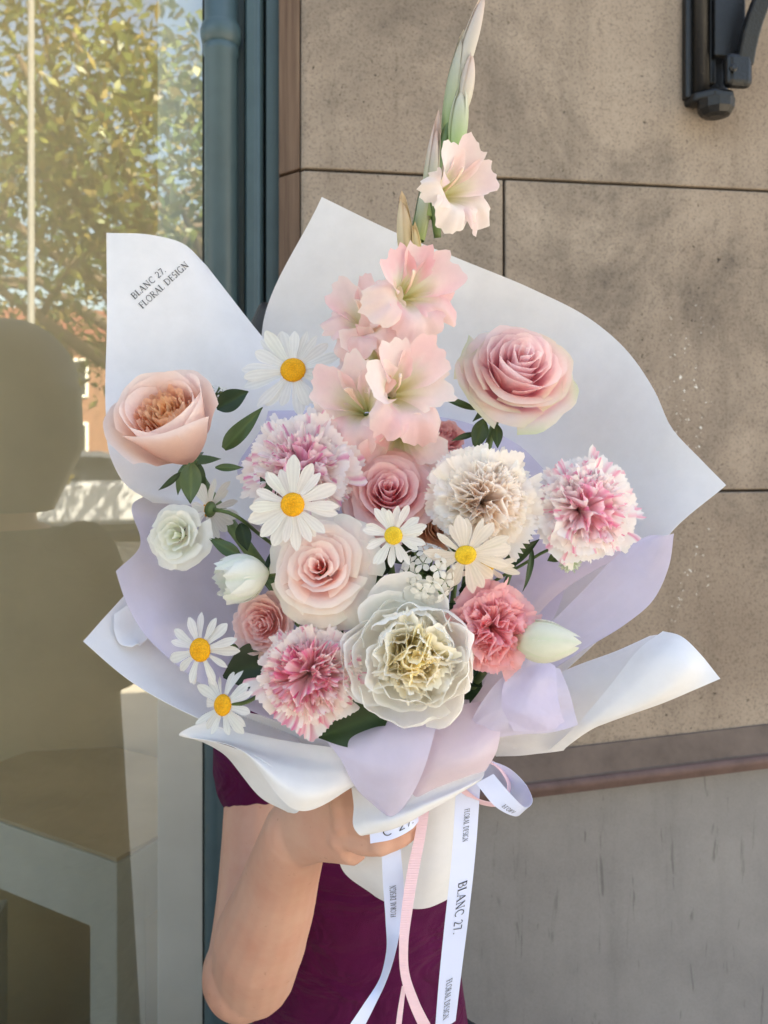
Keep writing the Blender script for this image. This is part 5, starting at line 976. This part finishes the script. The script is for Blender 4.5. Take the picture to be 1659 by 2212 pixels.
def face_parts(par, c, s, face):
    fx, fy = face; c = np.array(c)
    def add(nm, p, r, mt): o = mesh(nm, *ellipsoid(p, r, 8, 12), mt); o.parent = par; o.matrix_parent_inverse = par.matrix_world.inverted()
    for sd in (-1, 1):
        p = c + np.array([fx * 0.082 + fy * 0.031 * sd, fy * 0.082 - fx * 0.031 * sd, 0.006]) * s; add('eye', p, (0.012 * s,) * 3, M_EYE); add('iris', p + np.array([fx, fy, 0]) * 0.008 * s, (0.0055 * s,) * 3, M_IRIS)
    add('mouth', c + np.array([fx * 0.088, fy * 0.088, -0.064]) * s, (0.022 * s if abs(fy) > abs(fx) else 0.008 * s, 0.008 * s if abs(fy) > abs(fx) else 0.022 * s, 0.009 * s), M_LIP)

# the woman holding the bouquet
pe = empty('person', Matrix.Translation((P(790, 2400, 1.0)[0], 1.0, 0.0)), 'person in a burgundy short sleeved top hidden behind the bouquet they hold', 'person'); bpy.context.view_layer.update()
HC = P(728, 842, 1.0); SHr, SHl = P(572, 1400, 1.0), P(960, 1390, 1.02)
EL = P(533, 2096, 0.850); WR = P(640, 1792, 0.705)
X0 = P(800, 2000, 1.0)[0]
skin = []
skin += head_parts(HC, 1.0)
skin += limb([HC + np.array([0.0, 0.01, -0.06]), HC + np.array([0.01, 0.02, -0.13]), P(770, 1360, 1.02)], [0.052, 0.05, 0.06])
tor = [P(770, 1330, 1.02), P(765, 1430, 1.015), P(762, 1650, 1.0), P(768, 1850, 1.0), P(775, 2050, 1.0), P(780, 2300, 1.0), P(790, 2520, 1.0)]
trad = [0.07, 0.130, 0.130, 0.114, 0.108, 0.125, 0.150]; tell = [0.75, 0.62, 0.66, 0.72, 0.74, 0.72, 0.74]
tell_i = np.interp(np.linspace(0, 1, 26), np.linspace(0, 1, 7), tell)
skin.append(tube(tor, trad, 28, 26, True, tell_i, (1, 0, 0)))
skin += limb([SHr, P(566, 1750, 0.94), P(546, 2000, 0.885), EL], [0.050, 0.042, 0.041, 0.041], 18, 20)
skin.append(ellipsoid(EL + np.array([-0.004, 0.002, -0.004]), (0.041, 0.044, 0.043), 12, 16))
skin += limb([EL + np.array([0.008, -0.004, 0.0]), P(562, 2030, 0.815), P(588, 1960, 0.785), P(610, 1888, 0.757), WR], [0.041, 0.0445, 0.039, 0.0335, 0.027], 20, 26)
# hand round the stems: palm behind and beside, fingers in front
skin.append(tube([WR, P(690, 1772, 0.672), P(745, 1765, 0.645)], [0.028, 0.030, 0.028], 18, 12, True, [0.72] * 12, (0, 0, 1)))
skin.append(tube([WR + np.array([0, 0, -0.004]), P(700, 1762, 0.662), P(760, 1758, 0.638)], [0.026, 0.034, 0.036], 18, 12, True, [0.55] * 12, (0, 0, 1)))
for a, b, c_, d_, r0 in (((735, 1700, 0.632), (815, 1698, 0.606), (868, 1704, 0.612), (900, 1712, 0.628), 0.0086), ((742, 1736, 0.630), (828, 1738, 0.600), (880, 1738, 0.606), (908, 1740, 0.626), 0.0088), ((745, 1772, 0.628), (835, 1778, 0.600), (882, 1770, 0.606), (908, 1762, 0.624), 0.0084), ((735, 1806, 0.632), (818, 1824, 0.606), (868, 1808, 0.606), (900, 1786, 0.618), 0.0076)):
    skin += limb([P(*a), P(*b), P(*c_), P(*d_)], [r0 * 1.12, r0 * 1.05, r0 * 0.95, r0 * 0.72], 12, 16)
skin += limb([P(690, 1745, 0.672), P(760, 1700, 0.690), P(840, 1690, 0.725), P(900, 1685, 0.730)], [0.016, 0.0135, 0.012, 0.009], 12, 14)
for kk in ((822, 1822, 0.602), (830, 1780, 0.597)): skin.append(ellipsoid(P(*kk), (0.0090, 0.0090, 0.0090), 8, 10))
for kk in ((742, 1708, 0.628), (748, 1742, 0.625), (750, 1778, 0.624), (742, 1810, 0.629)): skin.append(ellipsoid(P(*kk), (0.0125, 0.0105, 0.0098), 8, 10))
# far arm, folded up behind the bouquet
E2 = P(985, 1560, 0.86); W2 = P(900, 1430, 0.80)
skin += limb([SHl, (SHl + E2) / 2, E2], [0.048, 0.042, 0.040]); skin += limb([E2, (E2 + W2) / 2, W2], [0.042, 0.038, 0.028])
skin.append(ellipsoid(W2 + np.array([-0.03, -0.01, 0.02]), (0.038, 0.016, 0.04), 10, 14))
for k in range(4): q = W2 + np.array([-0.055 + 0.004 * k, -0.012, 0.045 - 0.016 * k]); skin += limb([q, q + np.array([-0.03, -0.008, 0.008]), q + np.array([-0.055, -0.004, 0.010])], [0.0085, 0.008, 0.006], 8, 8)
q = W2 + np.array([-0.02, -0.01, 0.055]); skin += limb([q, q + np.array([-0.01, -0.01, 0.03]), q + np.array([-0.022, -0.012, 0.05])], [0.010, 0.009, 0.007], 8, 8)
for sx in (-0.085, 0.085):
    skin += limb([(X0 + sx * 0.9, 1.0, 0.70), (X0 + sx, 0.99, 0.42), (X0 + sx, 1.02, 0.08)], [0.080, 0.052, 0.036])
    skin += limb([(X0 + sx, 1.03, 0.045), (X0 + sx, 0.92, 0.030)], [0.036, 0.028])
body = remesh('body', skin, 0.0024, M_SKIN, pe, 4); face_parts(pe, HC, 1.0, (0, -1))
hair = []
hair.append(ellipsoid(HC + np.array([0, 0.028, 0.040]), (0.090, 0.095, 0.102), 16, 22)); hair.append(tube([HC + np.array([0, 0.05, 0.05]), HC + np.array([0, 0.075, -0.06]), HC + np.array([0, 0.085, -0.18]), HC + np.array([0.01, 0.10, -0.27])], [0.085, 0.082, 0.075, 0.05], 16, 16, True, [0.55] * 16, (1, 0, 0)))
hair.append(tube([HC + np.array([-0.06, -0.02, 0.09]), HC + np.array([-0.092, -0.01, 0.02]), HC + np.array([-0.094, 0.0, -0.08])], [0.03, 0.028, 0.02], 10, 12)); hair.append(tube([HC + np.array([0.06, -0.02, 0.09]), HC + np.array([0.092, -0.01, 0.02]), HC + np.array([0.094, 0.0, -0.08])], [0.03, 0.028, 0.02], 10, 12))
remesh('hair', hair, 0.006, M_HAIR, pe, 3)
top = []
top.append(tube([P(771, 1400, 1.018)] + tor[2:], [0.125] + [a + 0.008 for a in trad[2:]], 28, 26, True, np.interp(np.linspace(0, 1, 26), np.linspace(0, 1, 6), [0.66] + [a * 1.02 for a in tell[2:]]), (1, 0, 0)))
top += limb([P(700, 1370, 1.02), SHr, P(568, 1560, 0.975), P(566, 1672, 0.955)], [0.060, 0.059, 0.056, 0.055], 20, 20); top += limb([P(850, 1370, 1.02), SHl, SHl + (E2 - SHl) * 0.5], [0.060, 0.058, 0.054], 20, 18)
remesh('top', top, 0.005, M_BURG, pe, 5)
leg = [tube([P(800, 2280, 1.0), P(795, 2480, 1.0)], [0.160, 0.172], 26, 10, True, [0.74] * 10, (1, 0, 0))]
for sx in (-0.085, 0.085): leg += limb([(X0 + sx * 0.9, 1.0, 0.72), (X0 + sx, 0.99, 0.42), (X0 + sx, 1.02, 0.12)], [0.092, 0.070, 0.060])
remesh('trousers', leg, 0.007, M_DARK, pe, 4)
for sx in (-0.085, 0.085):
    v, f = join(limb([(X0 + sx, 1.05, 0.042), (X0 + sx, 0.90, 0.034)], [0.043, 0.036], 12, 8)); v[:, 2] = np.maximum(v[:, 2], 0.001); o = mesh('shoe', v, f, M_SHOE, pe); o.matrix_parent_inverse = pe.matrix_world.inverted()

# the onlooker beside the camera whose dark outline the window mirrors
OX, OY = -0.66, 0.64
on = empty('person', Matrix.Translation((OX, OY, 0.0)), 'person with full dark hair in dark clothes, mirrored as a silhouette in the window', 'person'); bpy.context.view_layer.update()
H2 = np.array([OX, OY, 1.56]); sk = head_parts(H2, 1.02, (0, 1)) + limb([H2 + np.array([0, -0.01, -0.06]), (OX, OY - 0.02, 1.30)], [0.055, 0.062])
sk.append(tube([(OX, OY - .02, 1.31), (OX, OY - .02, 1.24), (OX, OY, 1.05), (OX, OY, 0.90)], [0.08, 0.17, 0.15, 0.15], 24, 18, True, [0.62] * 18, (1, 0, 0)))
for s in (-1, 1):
    sk += limb([(OX + s * 0.18, OY - .02, 1.23), (OX + s * 0.23, OY - .02, 0.99), (OX + s * 0.08, OY + 0.14, 0.98)], [0.048, 0.042, 0.030]); sk.append(ellipsoid((OX + s * 0.03, OY + 0.16 + 0.02 * s, 0.98), (0.05, 0.016, 0.038)))
    for k in range(4): sk += limb([(OX - s * 0.01, OY + 0.165 + 0.02 * s, 0.955 + 0.016 * k), (OX - s * 0.05, OY + 0.17 + 0.02 * s, 0.955 + 0.016 * k), (OX - s * 0.085, OY + 0.165 + 0.02 * s, 0.957 + 0.016 * k)], [0.0085, 0.008, 0.006], 8, 8)
    sk += limb([(OX + s * 0.03, OY + 0.165 + 0.02 * s, 1.01), (OX + s * 0.01, OY + 0.172 + 0.02 * s, 1.035), (OX - s * 0.01, OY + 0.17 + 0.02 * s, 1.05)], [0.010, 0.009, 0.007], 8, 8)
    sk += limb([(OX + s * 0.09, OY, 0.80), (OX + s * 0.09, OY + .01, 0.45), (OX + s * 0.09, OY - .02, 0.09)], [0.08, 0.052, 0.036]); sk += limb([(OX + s * 0.09, OY - .03, 0.045), (OX + s * 0.09, OY + .10, 0.03)], [0.036, 0.028])
remesh('body', sk, 0.006, M_SKIN, on, 4); face_parts(on, H2, 1.02, (0, 1))
hr = [ellipsoid(H2 + np.array([0, -0.02, 0.05]), (0.155, 0.135, 0.165), 16, 22), tube([H2 + np.array([0, -0.05, 0.06]), H2 + np.array([0, -0.06, -0.08]), H2 + np.array([0, -0.06, -0.22])], [0.16, 0.165, 0.10], 18, 14, True, [0.62] * 14, (1, 0, 0))]
remesh('hair', hr, 0.008, M_HAIR, on, 4)
cl_ = [tube([(OX, OY - .02, 1.30), (OX, OY - .02, 1.23), (OX, OY, 1.05), (OX, OY, 0.10)], [0.11, 0.225, 0.235, 0.29], 24, 18, True, [0.62] * 18, (1, 0, 0))]
for s in (-1, 1): cl_ += limb([(OX + s * 0.16, OY - .02, 1.24), (OX + s * 0.235, OY - .02, 0.99), (OX + s * 0.10, OY + 0.13, 0.98)], [0.075, 0.075, 0.06])
remesh('jacket', cl_, 0.007, M_DARK, on, 4)
lg = []
for s in (-1, 1): lg += limb([(OX + s * 0.085, OY, 0.80), (OX + s * 0.09, OY + .01, 0.45), (OX + s * 0.09, OY - .02, 0.12)], [0.095, 0.07, 0.06])
remesh('trousers', lg, 0.008, M_DARK, on, 4)
for s in (-1, 1):
    v, f = join(limb([(OX + s * 0.09, OY - .05, 0.042), (OX + s * 0.09, OY + .11, 0.034)], [0.043, 0.036], 12, 8)); v[:, 2] = np.maximum(v[:, 2], 0.001); o = mesh('shoe', v, f, M_SHOE, on); o.matrix_parent_inverse = on.matrix_world.inverted()
on.rotation_euler = (0, 0, math.pi)
